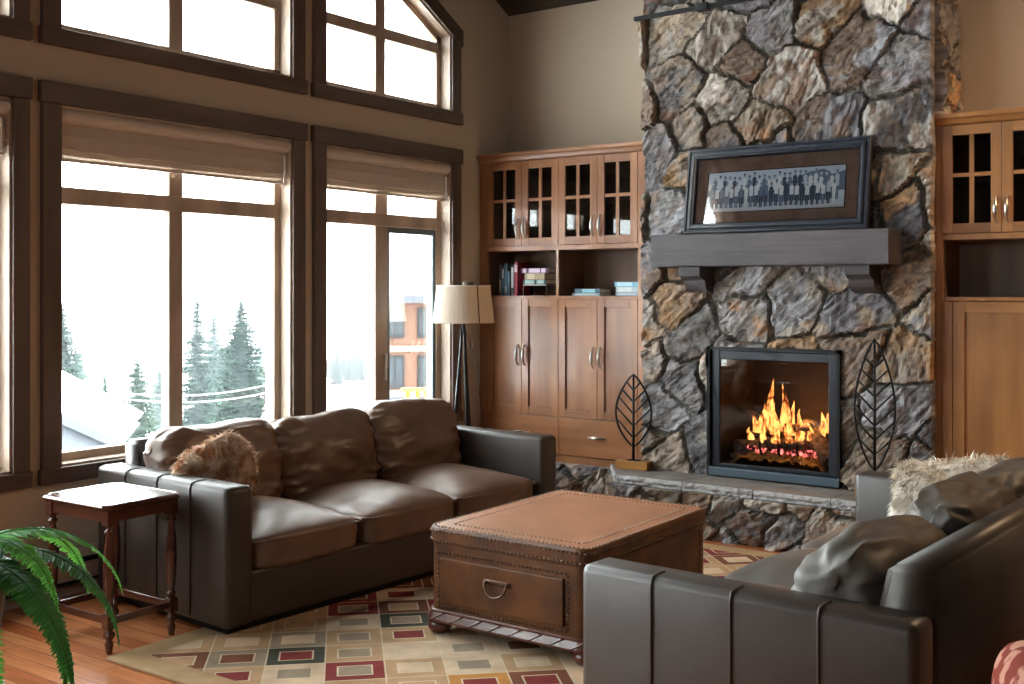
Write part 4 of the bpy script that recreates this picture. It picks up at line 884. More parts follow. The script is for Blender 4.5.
# fur pillows ------------------------------------------------------------
def fur_pillow(loc, rot, sx, sy, sz, m, label, seed, nh, Lh, droop, name='fur_pillow'):
    T = thing(name, loc, label, 'pillow'); T.rotation_euler = rot
    bm = puff(sx, sy, sz, p=2.6, wr=.02, seed=seed, n=20)
    for v in bm.verts:   # pointed corners
        a, b = abs(v.co.x) / sx, abs(v.co.y) / sy; v.co.x *= 1 + .16 * (a * b) ** 2; v.co.y *= 1 + .16 * (a * b) ** 2; v.co.z *= 1 - .5 * (max(a, b)) ** 3
    bm.normal_update(); fs = bm.faces[:]; rr = random.Random(seed); wts = [f.calc_area() for f in fs]
    hb = NB(); mw = Euler(rot).to_matrix().inverted(); dn = mw @ Vector((0, 0, -1))
    for f in rr.choices(fs, wts, k=nh):
        a, b, c = rr.random(), rr.random(), 0
        vs = [v.co for v in f.verts]; p = vs[0].lerp(vs[1], a).lerp(vs[3].lerp(vs[2], a), b); nrm = f.normal
        flow = Vector((noise.noise(p * 7 + Vector((seed, 0, 0))), noise.noise(p * 7 + Vector((0, seed, 9))), noise.noise(p * 7 + Vector((4, 0, seed)))))
        d = (nrm * .55 + flow * 1.3 + dn * droop + Vector((rr.uniform(-.3, .3), rr.uniform(-.3, .3), rr.uniform(-.3, .3)))).normalized()
        if d.dot(nrm) < .12: d = (d + nrm * (.25 - d.dot(nrm))).normalized()
        l = Lh * rr.uniform(.6, 1.15); s = d.cross(nrm); s = s.normalized() if s.length > 1e-3 else Vector((1, 0, 0)); wd = rr.uniform(.0022, .0036)
        m1 = p + d * l * .55; tip = p + (d + dn * .35).normalized() * l
        v0, v1, v2, v3, v4 = [hb.verts.new(q_) for q_ in (p - s * wd, p + s * wd, m1 + s * wd * .7, m1 - s * wd * .7, tip)]
        hb.faces.new((v0, v1, v2, v3)); hb.faces.new((v3, v2, v4))
    ob('cover', bm, m, T, smooth=True); f_ = ob('fur', hb, m, T); f_['kind'] = 'stuff'
    return T
fur_pillow((.77, 3.50, .635), (R(-72), R(-30), R(64)), .18, .16, .06, M['fur1'], 'rust and cream shaggy fur pillow behind the near arm of the brown sofa', 3, 9000, .042, .5)
fur_pillow((3.765, 5.02, .60), (R(58), R(-8), R(16)), .265, .18, .085, M['fur2'], 'cream shaggy fur pillow leaning at the far end of the taupe sofa', 8, 15000, .055, .6)

# ------------------------------------------------------------------ coffee table trunk
CX0, CX1, CY0, CY1, CZ = 1.845, 2.685, 3.745, 4.83, .478
T = thing('coffee_table', ((CX0 + CX1) / 2, (CY0 + CY1) / 2, .012), 'brown leather trunk coffee table with brass nail trim and bun feet on the rug', 'coffee table')
cw_, cl_ = (CX1 - CX0) / 2, (CY1 - CY0) / 2
def rrect(w2, l2, r, n=6):
    P_ = []
    for sx, sy, a0 in ((1, -1, -90), (1, 1, 0), (-1, 1, 90), (-1, -1, 180)):
        for k in range(n + 1): a = R(a0 + 90 * k / n); P_.append((sx * (w2 - r) + r * math.cos(a), sy * (l2 - r) + r * math.sin(a)))
    return P_
def rslab(w2, l2, r, prof, n=6):
    """stack of rounded rectangles: prof = [(inset, z)]"""
    bm = NB(); rings = [[bm.verts.new((x, y, z)) for x, y in rrect(w2 - i, l2 - i, max(r - i, .004), n)] for i, z in prof]
    m_ = len(rings[0])
    for a, b in zip(rings, rings[1:]):
        for k in range(m_): bm.faces.new((a[k], a[(k + 1) % m_], b[(k + 1) % m_], b[k]))
    bm.faces.new(rings[0][::-1]); bm.faces.new(rings[-1]); bmesh.ops.recalc_face_normals(bm, faces=bm.faces[:]); return bm
H = CZ - .012
ob('body', rslab(cw_ - .008, cl_ - .008, .062, [(0, .105), (0, H - .072)]), M['cts'], T)
ob('lid', rslab(cw_, cl_, .066, [(.006, H - .070), (0, H - .066), (0, H - .012), (.004, H - .003), (.012, H - .0005)]), M['cts'], T)
ob('lid_top', rslab(cw_ - .0115, cl_ - .0115, .056, [(0, H - .004), (0.001, H), ]), M['ctl'], T, label='worn tan leather top')
def nails(path, parent, nrm, sp=.021, r=.0055, name='nail_trim'):
    me = bpy.data.meshes.new(name); bm = NB(); P_ = [Vector(p) for p in path]
    tot = sum((b - a).length for a, b in zip(P_, P_[1:])); n = max(2, int(tot / sp)); s = tot / n; t = 0; i = 0; acc = 0
    for k in range(n + 1):
        d = k * s
        while i < len(P_) - 2 and d > acc + (P_[i + 1] - P_[i]).length: acc += (P_[i + 1] - P_[i]).length; i += 1
        seg = P_[i + 1] - P_[i]; p = P_[i] + seg * min(1, (d - acc) / max(seg.length, 1e-6))
        nn = nrm(p) if callable(nrm) else Vector(nrm)
        bmesh.ops.create_icosphere(bm, subdivisions=1, radius=r, matrix=Matrix.Translation(p))
    return ob(name, bm, M['nail'], parent, smooth=True)
def loop3(w2, l2, r, z): return [(x, y, z) for x, y in rrect(w2, l2, r, 6)] + [(rrect(w2, l2, r, 6)[0][0], rrect(w2, l2, r, 6)[0][1], z)]
for (w2, l2, r, z) in ((cw_ - .016, cl_ - .016, .05, H), (cw_ - .085, cl_ - .085, .02, H), (cw_, cl_, .066, H - .018), (cw_, cl_, .066, H - .058)):
    o_ = nails(loop3(w2, l2, r, z), T, (0, 0, 1), r=.0058); o_['kind'] = 'stuff'
# drawer on the near side, panel frames
fy = -cl_ + .008
bm = NB(); box(bm, -cw_ + .085, cw_ - .125, fy - .012, fy + .01, .145, .338, bev=.004); d = ob('drawer', bm, M['cts'], T)
yb = fy - .004
dr = [(-cw_ + .068, yb, .125), (cw_ - .108, yb, .125), (cw_ - .108, yb, .358), (-cw_ + .068, yb, .358), (-cw_ + .068, yb, .125)]
o_ = nails(dr, T, (0, -1, 0)); o_['kind'] = 'stuff'
bm = NB(); hx_, hz_ = -.03, .27
box(bm, hx_ - .068, hx_ + .068, fy - .018, fy - .011, hz_ - .010, hz_ + .012, bev=.003)
tube(bm, [(hx_ + .055 * math.cos(a), fy - .026 - .012 * math.sin(a), hz_ - .003 - .052 * math.sin(a)) for a in [math.pi * k / 14 for k in range(15)]], .0055, 8)
for s in (-1, 1): bmesh.ops.create_icosphere(bm, subdivisions=2, radius=.009, matrix=Matrix.Translation((hx_ + s * .055, fy - .02, hz_)))
ob('handle', bm, M['bronze'], d, smooth=True)
for s in (-1, 1):
    bm = NB(); xs_ = s * (cw_ - .008)
    for a, b, c_, d_ in ((-cl_ + .09, cl_ - .09, .37, .376), (-cl_ + .09, cl_ - .09, .14, .146), (-cl_ + .09, -cl_ + .096, .14, .376), (cl_ - .096, cl_ - .09, .14, .376)):
        box(bm, xs_ - .004, xs_ + .004, a, b, c_, d_)
    ob('side_panel_bead', bm, M['ctm'], T)
ob('moulding', rslab(cw_ + .004, cl_ + .004, .07, [(.0, .098), (.0, .106), (.004, .110)]), M['ctm'], T)
bm = rslab(cw_ + .014, cl_ + .014, .07, [(.010, .054), (.0, .058), (.0, .068), (.003, .076), (.008, .09), (.013, .100)])
ob('skirt', bm, M['ctm'], T)
# rope-carved ribs on the skirt, near and far sides
for s in (-1, 1):
    for k in range(8):
        bm = NB(); x0 = -cw_ + .035 + k * .102; pts = []
        for t in [q_ / 5 for q_ in range(6)]: pts.append((x0 + .07 * t, s * (cl_ + .014 - .012 * t ** 1.3), .062 + .038 * t))
        tube(bm, pts, .005, 6); ob('carved_rib', bm, M['ctm'], T, smooth=True)
for sx in (-1, 1):
    for sy in (-1, 1):
        bm = NB(); lathe(bm, [(.02, 0), (.036, .003), (.05, .018), (.054, .032), (.048, .048), (.036, .058)], (sx * (cw_ - .045), sy * (cl_ - .045)), 20); ob('foot', bm, M['ctm'], T, smooth=True)

# ------------------------------------------------------------------ side table
T = thing('side_table', (.745, 2.943, 0), 'dark red cherry wood side table with turned legs beside the brown sofa', 'side table')
hx2, hy2 = .243, .197
def clipped(w2, l2, c): return [(w2 - c, -l2), (w2, -l2 + c), (w2, l2 - c), (w2 - c, l2), (-w2 + c, l2), (-w2, l2 - c), (-w2, -l2 + c), (-w2 + c, -l2)]
bm = NB(); rings = [[bm.verts.new((x, y, z)) for x, y in clipped(hx2 - i, hy2 - i, .03)] for i, z in ((.018, .592), (.006, .596), (.0, .604), (.0, .610), (.006, .618), (.012, .621), (.016, .621), (.02, .6195))]
for a, b in zip(rings, rings[1:]):
    for k in range(8): bm.faces.new((a[k], a[(k + 1) % 8], b[(k + 1) % 8], b[k]))
bm.faces.new(rings[0][::-1]); bm.faces.new(rings[-1]); bmesh.ops.recalc_face_normals(bm, faces=bm.faces[:]); ob('tabletop', bm, M['sidet'], T)
lx, ly = hx2 - .042, hy2 - .042
bm = NB()
for s in (-1, 1): box(bm, -lx, lx, s * ly - .010 + s * .006, s * ly + .010 + s * .006, .545, .594); box(bm, s * lx - .010 + s * .006, s * lx + .010 + s * .006, -ly, ly, .545, .594)
ob('apron', bm, M['sidet'], T)
for sx in (-1, 1):
    for sy in (-1, 1):
        c_ = (sx * lx, sy * ly); bm = NB(); box(bm, c_[0] - .021, c_[0] + .021, c_[1] - .021, c_[1] + .021, .53, .594, bev=.002); box(bm, c_[0] - .021, c_[0] + .021, c_[1] - .021, c_[1] + .021, .105, .165, bev=.002)
        lathe(bm, [(.018, .53), (.013, .525), (.012, .515), (.02, .508), (.02, .500), (.013, .494), (.015, .47), (.021, .42), (.0245, .36), (.023, .30), (.019, .24), (.014, .20), (.013, .195), (.021, .19), (.021, .182), (.014, .178), (.019, .165)], c_, 18)
        lathe(bm, [(.011, 0), (.013, .004), (.018, .04), (.013, .052), (.012, .058), (.024, .07), (.024, .082), (.014, .094), (.017, .105)], c_, 18)
        ob('leg', bm, M['sidet'], T)
for s in (-1, 1):
    bm = NB(); box(bm, -lx + .02, lx - .02, s * ly - .009, s * ly + .009, .12, .150, bev=.003); ob('stretcher', bm, M['sidet'], T)
    bm = NB(); box(bm, s * lx - .009, s * lx + .009, -ly + .02, ly - .02, .12, .150, bev=.003); ob('stretcher', bm, M['sidet'], T)

# ------------------------------------------------------------------ floor lamp
T = thing('floor_lamp', (.285, 6.02, 0), 'floor lamp with cream drum shade and dark tripod pole in the corner', 'lamp')
bm = NB(); n = 40; r0, r1, z0, z1 = .212, .182, 1.286, 1.535
A = [[bm.verts.new((r * math.cos(2 * math.pi * k / n), r * math.sin(2 * math.pi * k / n), z)) for k in range(n)] for r, z in ((r0, z0), (r1, z1), (r1 - .004, z1), (r0 - .004, z0))]
for i in range(4):
    for k in range(n): bm.faces.new((A[i][k], A[i][(k + 1) % n], A[(i + 1) % 4][(k + 1) % n], A[(i + 1) % 4][k]))
sh = M['lshade']; nn = sh.node_tree.nodes; b_ = nn['Principled BSDF']; tl = nn.new('ShaderNodeBsdfTranslucent'); tl.inputs[0].default_value = (.6, .42, .26, 1); mx_ = nn.new('ShaderNodeMixShader'); mx_.inputs[0].default_value = .3
sh.node_tree.links.new(b_.outputs[0], mx_.inputs[1]); sh.node_tree.links.new(tl.outputs[0], mx_.inputs[2]); sh.node_tree.links.new(mx_.outputs[0], nn['Material Output'].inputs[0])
s_ = ob('lamp_shade', bm, sh, T, smooth=False)
for z, r in ((z0, r0), (z1, r1)):
    bm = NB(); tube(bm, [((r + .001) * math.cos(2 * math.pi * k / n), (r + .001) * math.sin(2 * math.pi * k / n), z) for k in range(n)], .004, 6, closed=True); ob('trim_band', bm, M['white'] if z == z1 else sh, s_)
bm = NB(); a = R(-22); tube(bm, [((r0 + .001) * math.cos(a), (r0 + .001) * math.sin(a), z0), ((r1 + .001) * math.cos(a), (r1 + .001) * math.sin(a), z1)], .004, 5); ob('shade_seam', bm, M['bronze'], s_)
for k in range(3):
    a = R(90 + 120 * k); bm = NB(); tube(bm, [(.012 * math.cos(a), .012 * math.sin(a), 1.26), (.02 * math.cos(a), .02 * math.sin(a), 1.1), (.07 * math.cos(a), .07 * math.sin(a), .5), (.13 * math.cos(a), .13 * math.sin(a), .0)], [.008, .010, .012, .012], 8); ob('leg', bm, M['black'], T)
bm = NB(); tube(bm, [(0, 0, 1.20), (0, 0, 1.38)], .012, 10); ob('pole', bm, M['black'], T)
bm = NB(); lathe(bm, [(.02, 1.38), (.02, 1.42), (.012, 1.425), (.03, 1.46), (.028, 1.49), (.001, 1.505)], n=14); ob('bulb', bm, M['white'], T, label='unlit white bulb')
bm = NB()
for k in range(3):
    a = R(30 + 120 * k); tube(bm, [(0, 0, 1.515), ((r1 - .004) * math.cos(a), (r1 - .004) * math.sin(a), 1.53)], .003, 5)
tube(bm, [(0, 0, 1.44), (0, 0, 1.56)], .004, 6); ob('spider', bm, M['nickel'], T)
bm = NB(); tube(bm, [(.0, .01, 1.26), (.06, .06, 1.0), (.10, .09, .6), (.11, .12, .2), (.12, .2, .01), (.0, .4, .006)], .003, 5); ob('cord', bm, M['black'], T)

# ------------------------------------------------------------------ pendant
ph_ = Vector((4.97, 0, 0)); dpt = 4.6
ctr = Vector((4.97 - math.sin(R(35.4)) * dpt + math.cos(R(35.4)) * (703.5 - 512) / 1114 * dpt, math.cos(R(35.4)) * dpt + math.sin(R(35.4)) * (703.5 - 512) / 1114 * dpt, 1.5 + 284 / 1114 * dpt))
T = thing('chandelier', ctr, 'thin black chandelier bar with a central hub hanging at the top of the photo', 'chandelier', rz=R(-3))
bm = NB(); box(bm, -.335, .335, -.008, .008, -.009, .009, bev=.002); ob('bar', bm, M['black'], T)
bm = NB(); box(bm, -.026, .026, -.02, .02, -.016, .016, bev=.003); ob('hub', bm, M['black'], T)
ceil_z = zc(ctr.y) - ctr.z
bm = NB(); tube(bm, [(0, 0, 0), (0, 0, ceil_z)], .007, 8); ob('stem', bm, M['black'], T)
bm = NB(); lathe(bm, [(.06, ceil_z - .03), (.06, ceil_z - .01)], n=20); ob('canopy', bm, M['black'], T)

# ------------------------------------------------------------------ fern in a pot on a stand
fx, fy_ = 2.93, 1.07
T = thing('potted_fern', (fx, fy_, 0), 'green fern with drooping fronds on a plant stand at the left edge', 'plant')
bm = NB(); lathe(bm, [(.13, 0), (.14, .01), (.03, .05), (.025, .3), (.03, .6), (.09, .72), (.10, .76)], n=24); ob('stand', bm, M['sidet'], T, smooth=False)
bm = NB(); lathe(bm, [(.07, .765), (.08, .78), (.105, .96), (.112, .97), (.112, .99), (.10, .99), (.09, .94)], n=28); ob('pot', bm, M['pot'], T)
rr = random.Random(21)
def frond(bm, base, az, L, rise, fall, wid, mi=0, roll=0.):
    N_ = 26; pts = []; p = Vector(base); el = rise
    for k in range(N_ + 1):
        pts.append(p.copy()); el -= fall / N_; d = Vector((math.cos(az) * math.cos(el), math.sin(az) * math.cos(el), math.sin(el))); p = p + d * L / N_
    tube(bm, pts, [.0028 * (1 - .8 * k / N_) + .0005 for k in range(N_ + 1)], 5, mi=mi)
    for k in range(3, N_ + 1):
        t = k / N_; w2 = wid * math.sin(math.pi * min(1, t * .8 + .18)) ** .7 * (1 - t ** 3 * .6)
        d = (pts[min(k + 1, N_)] - pts[k - 1]).normalized(); side = d.cross(Vector((0, 0, 1))).normalized(); up = side.cross(d)
        side = (side * math.cos(roll) + up * math.sin(roll)).normalized()
        for s in (-1, 1):
            for h in (0, .5):
                b = pts[k] - d * (L / N_) * h; dirn = (side * s + d * .45 - up * .18 + Vector((0, 0, rr.uniform(-.15, .1)))).normalized(); e = b + dirn * w2 * rr.uniform(.9, 1.05); wv = d * L / N_ * .42
                m1 = b.lerp(e, .5) + up * .003
                v = [bm.verts.new(q_) for q_ in (b - wv * .6, b + wv * .6, m1 + wv, e + wv * .15, e - wv * .15, m1 - wv * .9)]
                f = bm.faces.new(v); f.material_index = mi
base = (0, 0, .90)
fr = [(28, .34, .75, 2.1, .045), (-20, .42, 1.0, 2.6, .045), (55, .40, 1.1, 2.2, .045)]
for az, L_, rise, fall, wd in [(R(5), .46, .55, 1.9, .050), (R(40), .44, .75, 2.2, .048), (R(-30), .46, .5, 2.3, .05), (R(70), .42, .9, 2.2, .05), (R(15), .36, 1.2, 2.5, .045), (R(100), .40, .8, 2.2, .05), (R(135), .42, .7, 2.1, .05), (R(170), .42, .9, 2.3, .05), (R(205), .4, .8, 2.2, .05), (R(240), .42, .7, 2.2, .05), (R(275), .42, .9, 2.3, .05), (R(310), .44, .7, 2.2, .05), (R(340), .40, 1.1, 3.0, .045), (R(25), .34, .1, 1.9, .045), (R(-10), .36, .0, 1.6, .045)]:
    bm = NB(); frond(bm, (rr.uniform(-.04, .04), rr.uniform(-.04, .04), .98), az, L_, rise, fall, wd); ob('frond', bm, M['fern'] if rr.random() < .6 else M['fern2'], T)

# ------------------------------------------------------------------ patterned armchair (its rounded back just enters the frame)
T = thing('armchair', (4.90, 2.22, 0), 'pink and rust patterned armchair whose rounded top enters the bottom right corner', 'armchair', rz=R(20))
mp_ = mat('patterned_pink_fabric', (.36, .17, .12), .95, col2=(.16, .03, .02), ns=22, spec=.1, lo=.47, hi=.53, det=1, bump=.1, bs=300)
bm = puff(.10, .34, .36, p=3.2, n=18); xf(bm, TR(-.26, 0, .50, 0, R(-8))); ob('backrest', bm, mp_, T, smooth=True)
bm = puff(.30, .28, .10, p=4, n=16, crown=.2); xf(bm, TR(.05, 0, .36)); ob('seat', bm, mp_, T, smooth=True)
for s in (-1, 1): bm = puff(.30, .075, .2, p=3.5, n=14); xf(bm, TR(.03, s * .34, .40)); ob('armrest', bm, mp_, T, smooth=True)
for sx in (-.22, .26):
    for sy in (-.3, .3): bm = NB(); tube(bm, [(sx, sy, 0), (sx, sy, .22)], [.016, .026], 10); ob('leg', bm, M['sidet'], T)

# ------------------------------------------------------------------ the winter view outside
CAMP = Vector((4.97, 0, 1.5)); s_t, c_t = math.sin(R(35.4)), math.cos(R(35.4))
def outp(u, dist):           # a bearing seen through the windows, dist metres deep
    a = (u - 512) / 1114; return Vector((4.97 + (a * c_t - s_t) * dist, (a * s_t + c_t) * dist))
def gz(x, y): d = -x; return -3.2 - .055 * d + (max(0, d - 90)) * .10 + .5 * noise.noise(Vector((x * .05, y * .05, 0)))
bm = NB(); nx, ny = 60, 60; V_ = [[None] * (ny + 1) for _ in range(nx + 1)]
for i in range(nx + 1):
    for j in range(ny + 1):
        x = -1.5 - 260 * (i / nx) ** 1.6; y = -60 + 330 * j / ny; V_[i][j] = bm.verts.new((x, y, gz(x, y)))
for i in range(nx):
    for j in range(ny): bm.faces.new((V_[i][j], V_[i][j + 1], V_[i + 1][j + 1], V_[i + 1][j]))
bmesh.ops.recalc_face_normals(bm, faces=bm.faces[:])
if bm.faces[0].normal.z < 0: bmesh.ops.reverse_faces(bm, faces=bm.faces[:])
tag(ob('floor_snow', bm, M['snow'], smooth=True), kind='structure')
def conifer(seed, H=10., rad=1.7, levels=60, br=17, m=None, ragged=.3, start=.06):
    rr = random.Random(seed); fo_ = NB()
    for l in range(levels):
        t = start + (1 - start) * (l / levels) ** .95; z = H * t; r = rad * (1 - t) ** .62 * rr.uniform(1 - ragged, 1.08) + .05
        for k in range(br):
            a = 2 * math.pi * (k + rr.random()) / br; rl = r * rr.uniform(.65, 1.12); dr = -.28 - .15 * (1 - t); u = Vector((math.cos(a), math.sin(a), 0)); sd = Vector((-math.sin(a), math.cos(a), 0))
            p = Vector((0, 0, z)); p.z += H / levels * rr.uniform(-.8, .8); zb_ = p; N_ = 4
            for q_ in range(N_):
                f0, f1 = q_ / N_, (q_ + 1) / N_; w0 = rl * .34 * (1 - f0 * .6); c0 = p + u * rl * f0 + Vector((0, 0, dr * rl * f0 + .18 * rl * f0 * f0)); c1 = p + u * rl * f1 + Vector((0, 0, dr * rl * f1 + .18 * rl * f1 * f1))
                for s in (-1, 1):
                    e = c0.lerp(c1, .8) + sd * s * w0 * rr.uniform(.7, 1.5) + Vector((0, 0, -rr.uniform(.05, .22) * rl * .5))
                    fo_.faces.new([fo_.verts.new(c0), fo_.verts.new(c1), fo_.verts.new(e)])
                    e2 = c0.lerp(c1, .4) + sd * s * w0 * .3 + Vector((0, 0, -rr.uniform(.4, 1.0) * w0 * 1.3)); fo_.faces.new([fo_.verts.new(c0), fo_.verts.new(c1), fo_.verts.new(e2)])
    tr_ = NB(); tube(tr_, [(0, 0, -1.5), (0, 0, H * .5), (0, 0, H)], [H * .014, H * .009, .01], 7)
    T = thing('spruce_tree', (0, 0, 0)); f_ = ob('foliage', fo_, m or M['tree'], T); ob('trunk', tr_, M['bark'], T)
    return T
protos = [conifer(1, rad=1.7), conifer(2, rad=1.15, levels=62, br=15, ragged=.45), conifer(3, rad=2.1, levels=46, br=15, ragged=.45, m=M['tree2'])]
for p_ in protos: p_['used'] = 0
def tree(u, vtop, dist, kind, wpx, label, group=None):
    xy = outp(u, dist); z0 = gz(xy.x, xy.y) - .2; zt = 1.5 - (vtop - 291) / 1114 * dist; H_ = zt - z0
    pr = protos[kind]; T = pr if not pr['used'] else copy_tree(pr); pr['used'] = 1
    sc = H_ / 10.; rad = (1.7, 1.15, 2.1)[kind]; sx = (wpx * 1.5 / 1114 * dist) / (2 * rad)
    T.location = (xy.x, xy.y, z0); T.scale = (sx, sx, sc); T.rotation_euler = (0, 0, random.random() * 6)
    tag(T, label, 'tree', group)
tree(241, 298, 42, 0, 56, 'dense dark spruce, the pointed one nearest the right frame of the middle window')
tree(197, 290, 45, 1, 38, 'tall ragged spruce just right of the middle window mullion')
tree(214, 306, 55, 1, 36, 'spruce between the two tallest spruces in the middle window')
tree(137, 352, 38, 2, 42, 'small pale spruce in front of the snowy roof, left of the mullion')
tree(62, 303, 40, 0, 50, 'spruce cut by the left frame of the middle window')
tree(76, 345, 50, 1, 30, 'spruce beside the one cut by the left window frame')
tree(86, 330, 85, 1, 20, 'faint tall thin spruce in the mist at the left of the middle window')
tree(98, 362, 80, 1, 18, 'faint spruce right of the tall thin misty one')
tree(105, 374, 46, 0, 13, 'very small dark narrow spruce above the snowy roof')
tree(160, 365, 58, 2, 30, 'misty spruce hidden partly by the middle window mullion')
tree(262, 342, 85, 0, 26, 'faint spruce at the right frame of the middle window')
tree(226, 345, 60, 0, 40, 'short spruce behind the pointed dark spruce')
for i, (u, v, d, wd) in enumerate([(78, 352, 105, 22), (92, 368, 110, 22), (112, 372, 115, 26), (122, 380, 118, 26), (148, 378, 112, 26), (155, 384, 120, 26), (176, 372, 118, 26), (186, 366, 112, 26), (250, 362, 112, 24), (268, 358, 108, 24), (276, 366, 115, 24),
        (330, 352, 100, 18), (337, 344, 96, 18), (344, 356, 104, 20), (350, 350, 98, 18), (356, 338, 92, 18), (362, 354, 102, 20), (368, 346, 96, 18), (374, 358, 104, 20), (383, 352, 100, 20), (336, 364, 118, 26), (348, 366, 118, 26), (360, 366, 118, 26), (372, 368, 118, 26), (66, 360, 112, 24), (54, 350, 104, 24), (130, 384, 122, 30), (104, 384, 122, 30), (204, 378, 124, 30), (236, 370, 124, 30), (28, 350, 100, 30), (10, 345, 96, 30)]):
    tree(u, v, d + (0, 9, 4, 14)[i % 4], (1, 0, 1)[i % 3], wd * .75, 'misty spruce of the faint far treeline beyond the windows', 'far treeline in the mist')
# snowy roof with dark gable, close below the window
def P3(u, v, d): xy = outp(u, d); return Vector((xy.x, xy.y, 1.5 - (v - 291) / 1114 * d))
T = thing('shed', (-9.0, 9.5, -4.0), 'low building with white snowy roof and grey gable below the middle window', 'building')
TL = T.location
ax_ = Vector((-.45, .89, 0)).normalized(); rt = Vector((.89, .45, 0))
A_ = P3(52, 420, 17.); B_ = P3(113, 447, 18.6)           # roof edge: high point and eave point of the gable
dirn = (B_ - A_); back = Vector((-.75, .66, 0)) * 2.9
A0 = A_ - dirn * .9; bm = NB()
th_ = .22
def quadslab(bm, p, th):
    n_ = (p[1] - p[0]).cross(p[3] - p[0]).normalized(); n_ = n_ if n_.z > 0 else -n_
    a = [bm.verts.new(q_ - TL) for q_ in p]; b = [bm.verts.new(q_ - TL + n_ * th) for q_ in p]
    bm.faces.new(a); bm.faces.new(b[::-1])
    for k in range(4): bm.faces.new((a[k], a[(k + 1) % 4], b[(k + 1) % 4], b[k]))
    bmesh.ops.recalc_face_normals(bm, faces=bm.faces[:])
B2 = B_ + dirn * .10
quadslab(bm, [A0, B2, B2 + back, A0 + back], .13); ob('roof', bm, mat('roof_fascia', (.012, .014, .018), .6), T)
bm = NB(); up_ = Vector((0, 0, .14)); quadslab(bm, [A0 + up_, B2 + up_, B2 + back + up_, A0 + back + up_], .22); ob('roof_snow', bm, M['snow'], T, label='thick white snow cover')
A1 = A0 - (dirn * .9).reflect(Vector((0, 0, 1))) if False else A0
mirror = Vector((-dirn.x, -dirn.y, dirn.z)); L0 = A0; L1 = A0 + mirror * 2.0
bm = NB(); quadslab(bm, [L0, L1, L1 + back, L0 + back], .13); ob('roof', bm, mat('roof_fascia', (.012, .014, .018), .6), T)
bm = NB(); quadslab(bm, [L0 + up_, L1 + up_, L1 + back + up_, L0 + back + up_], .22); ob('roof_snow', bm, M['snow'], T)
ins = back.normalized() * .3; gnd = -4.4
bm = NB(); wl = [A0 + dirn * 1.8, A0, A0 + mirror * 1.8]; pl = [Vector((wl[0].x, wl[0].y, gnd)), wl[0], wl[1], wl[2], Vector((wl[2].x, wl[2].y, gnd))]
a = [bm.verts.new(q_ + ins - TL) for q_ in pl]; b = [bm.verts.new(q_ + back - ins - TL) for q_ in pl]
bm.faces.new(a); bm.faces.new(b[::-1])
for k in range(5): bm.faces.new((a[k], a[(k + 1) % 5], b[(k + 1) % 5], b[k]))
bmesh.ops.recalc_face_normals(bm, faces=bm.faces[:]); ob('wall', bm, mat('grey_siding', (.010, .012, .016), .7, col2=(.018, .022, .028), ns=8), T)

# orange apartment block seen through the casement
bx = outp(380, 36); bz = -6.5
d_r = (outp(440, 36.5) - bx).normalized(); ang = math.atan2(d_r.y, d_r.x)
T = thing('apartment_building', (bx.x, bx.y, bz), 'orange-brown apartment building with snowy roof seen through the casement pane', 'building', rz=ang)
hB = 1.5 - (303 - 291) / 1114 * 36 - bz
mo = mat('orange_cladding', (.062, .022, .008), .7, col2=(.072, .027, .011), ns=3); mc = mat('cream_band', (.11, .09, .065), .7); mg = mat('grey_cladding', (.025, .032, .04), .6)
bm = NB(); box(bm, .12, 3.2, 0, 3, 0, hB); ob('wall', bm, mo, T)
bm = NB(); box(bm, .0, 3.6, -.4, 3.4, hB, hB + .25); ob('roof', bm, mg, T)
bm = NB(); prism(bm, [(0, hB + .25), (3.6, hB + .25), (3.4, hB + 1.0), (1.6, hB + .9), (0, hB + .4)], 'y', -.35, 3.3); ob('roof_snow', bm, M['snow'], T, label='rounded white snow on the roof')
def zv(v): return 1.5 - (v - 291) / 1114 * 36 - bz
for va, vb in ((346, 352), (390, 397)): bm = NB(); box(bm, .12, 3.2, -.08, 0, zv(vb), zv(va)); ob('band', bm, mc, T)
bm = NB(); box(bm, .12, 3.2, -.05, 0, 0, zv(397)); ob('ground_floor', bm, mg, T)
mw_ = mat('dark_window_frame', (.006, .008, .010), .5, spec=.2); gw = mat('building_window_glass', (.014, .02, .024), .4, spec=.2)
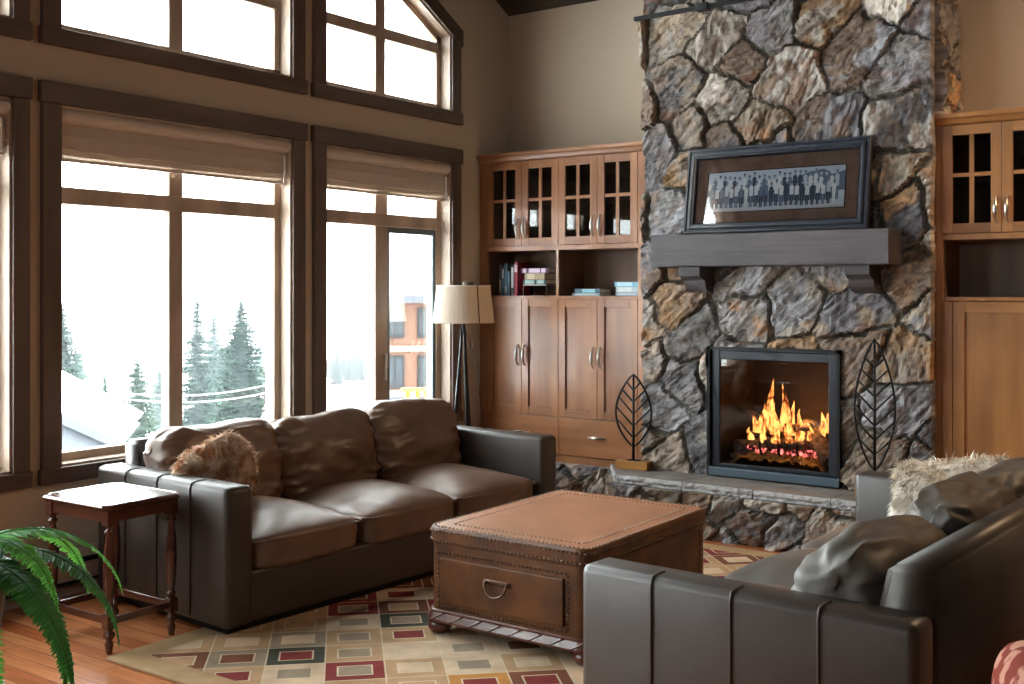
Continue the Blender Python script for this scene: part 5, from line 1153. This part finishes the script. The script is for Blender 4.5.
for xa, xb in ((.15, .78), (1.22, 1.85), (2.2, 2.85)):
    for va, vb in ((308, 338), (356, 388)):
        bm = NB(); box(bm, xa, xb, -.10, 0, zv(vb), zv(va)); f_ = ob('window', bm, mw_, T)
        bm = NB(); box(bm, xa + .08, (xa + xb) / 2 - .03, -.115, -.09, zv(vb) + .1, zv(va) - .1); box(bm, (xa + xb) / 2 + .03, xb - .08, -.115, -.09, zv(vb) + .1, zv(va) - .1); ob('pane', bm, gw, f_)
# yellow step ladder / scissor lift frame in front of it
yl = outp(415, 24); zt = 1.5 - (389 - 291) / 1114 * 24; zg = gz(yl.x, yl.y)
T = thing('yellow_trestle', (yl.x, yl.y, zg), 'bright yellow A-frame trestle standing in the snow before the orange building', 'trestle', rz=ang)
H_ = zt - zg; my = mat('yellow_paint', (.19, .105, .002), .5)
for x0, x1 in ((-.42, -.14), (.08, .05), (.42, .22)):
    for y0 in (-.35, .35): bm = NB(); tube(bm, [(x0 * 1.6, y0, 0), (x1, 0, H_)], .045, 6); ob('leg', bm, my, T)
bm = NB(); box(bm, -.3, .32, -.06, .06, H_ - .05, H_ + .03); ob('crossbar', bm, my, T)
bm = NB(); box(bm, -.34, .36, -.05, .05, H_ - .45, H_ - .38); ob('crossbar', bm, my, T)
# power lines
for i, (va, vb) in enumerate(((389, 377), (395, 385))):
    a = P3(120, va + 4, 30); b = P3(300, vb, 30.5); pts = [a.lerp(b, k / 12) - Vector((0, 0, .25 * math.sin(math.pi * k / 12))) for k in range(13)]
    bm = NB(); tube(bm, pts, .011, 5); tag(ob('power_line', bm, mat('cable_frost', (.6, .63, .66), .6)), ('upper' if i == 0 else 'lower') + ' pale power line crossing in front of the spruces', 'cable', 'power lines')
# mist: falling snow and fog beyond the house
m = bpy.data.materials.new('snowfall_mist'); m.use_nodes = True; N = m.node_tree.nodes; N.remove(N['Principled BSDF']); vs_ = N.new('ShaderNodeVolumeScatter'); vs_.inputs['Color'].default_value = (.40, .45, .48, 1); vs_.inputs['Density'].default_value = .0045
m.node_tree.links.new(vs_.outputs[0], N['Material Output'].inputs['Volume'])
bm = NB(); box(bm, -130, -16.5, -60, 240, -20, 9); tag(ob('snowfall_mist', bm, m), 'pale winter mist and falling snow veiling the far trees', 'mist', kind='stuff')
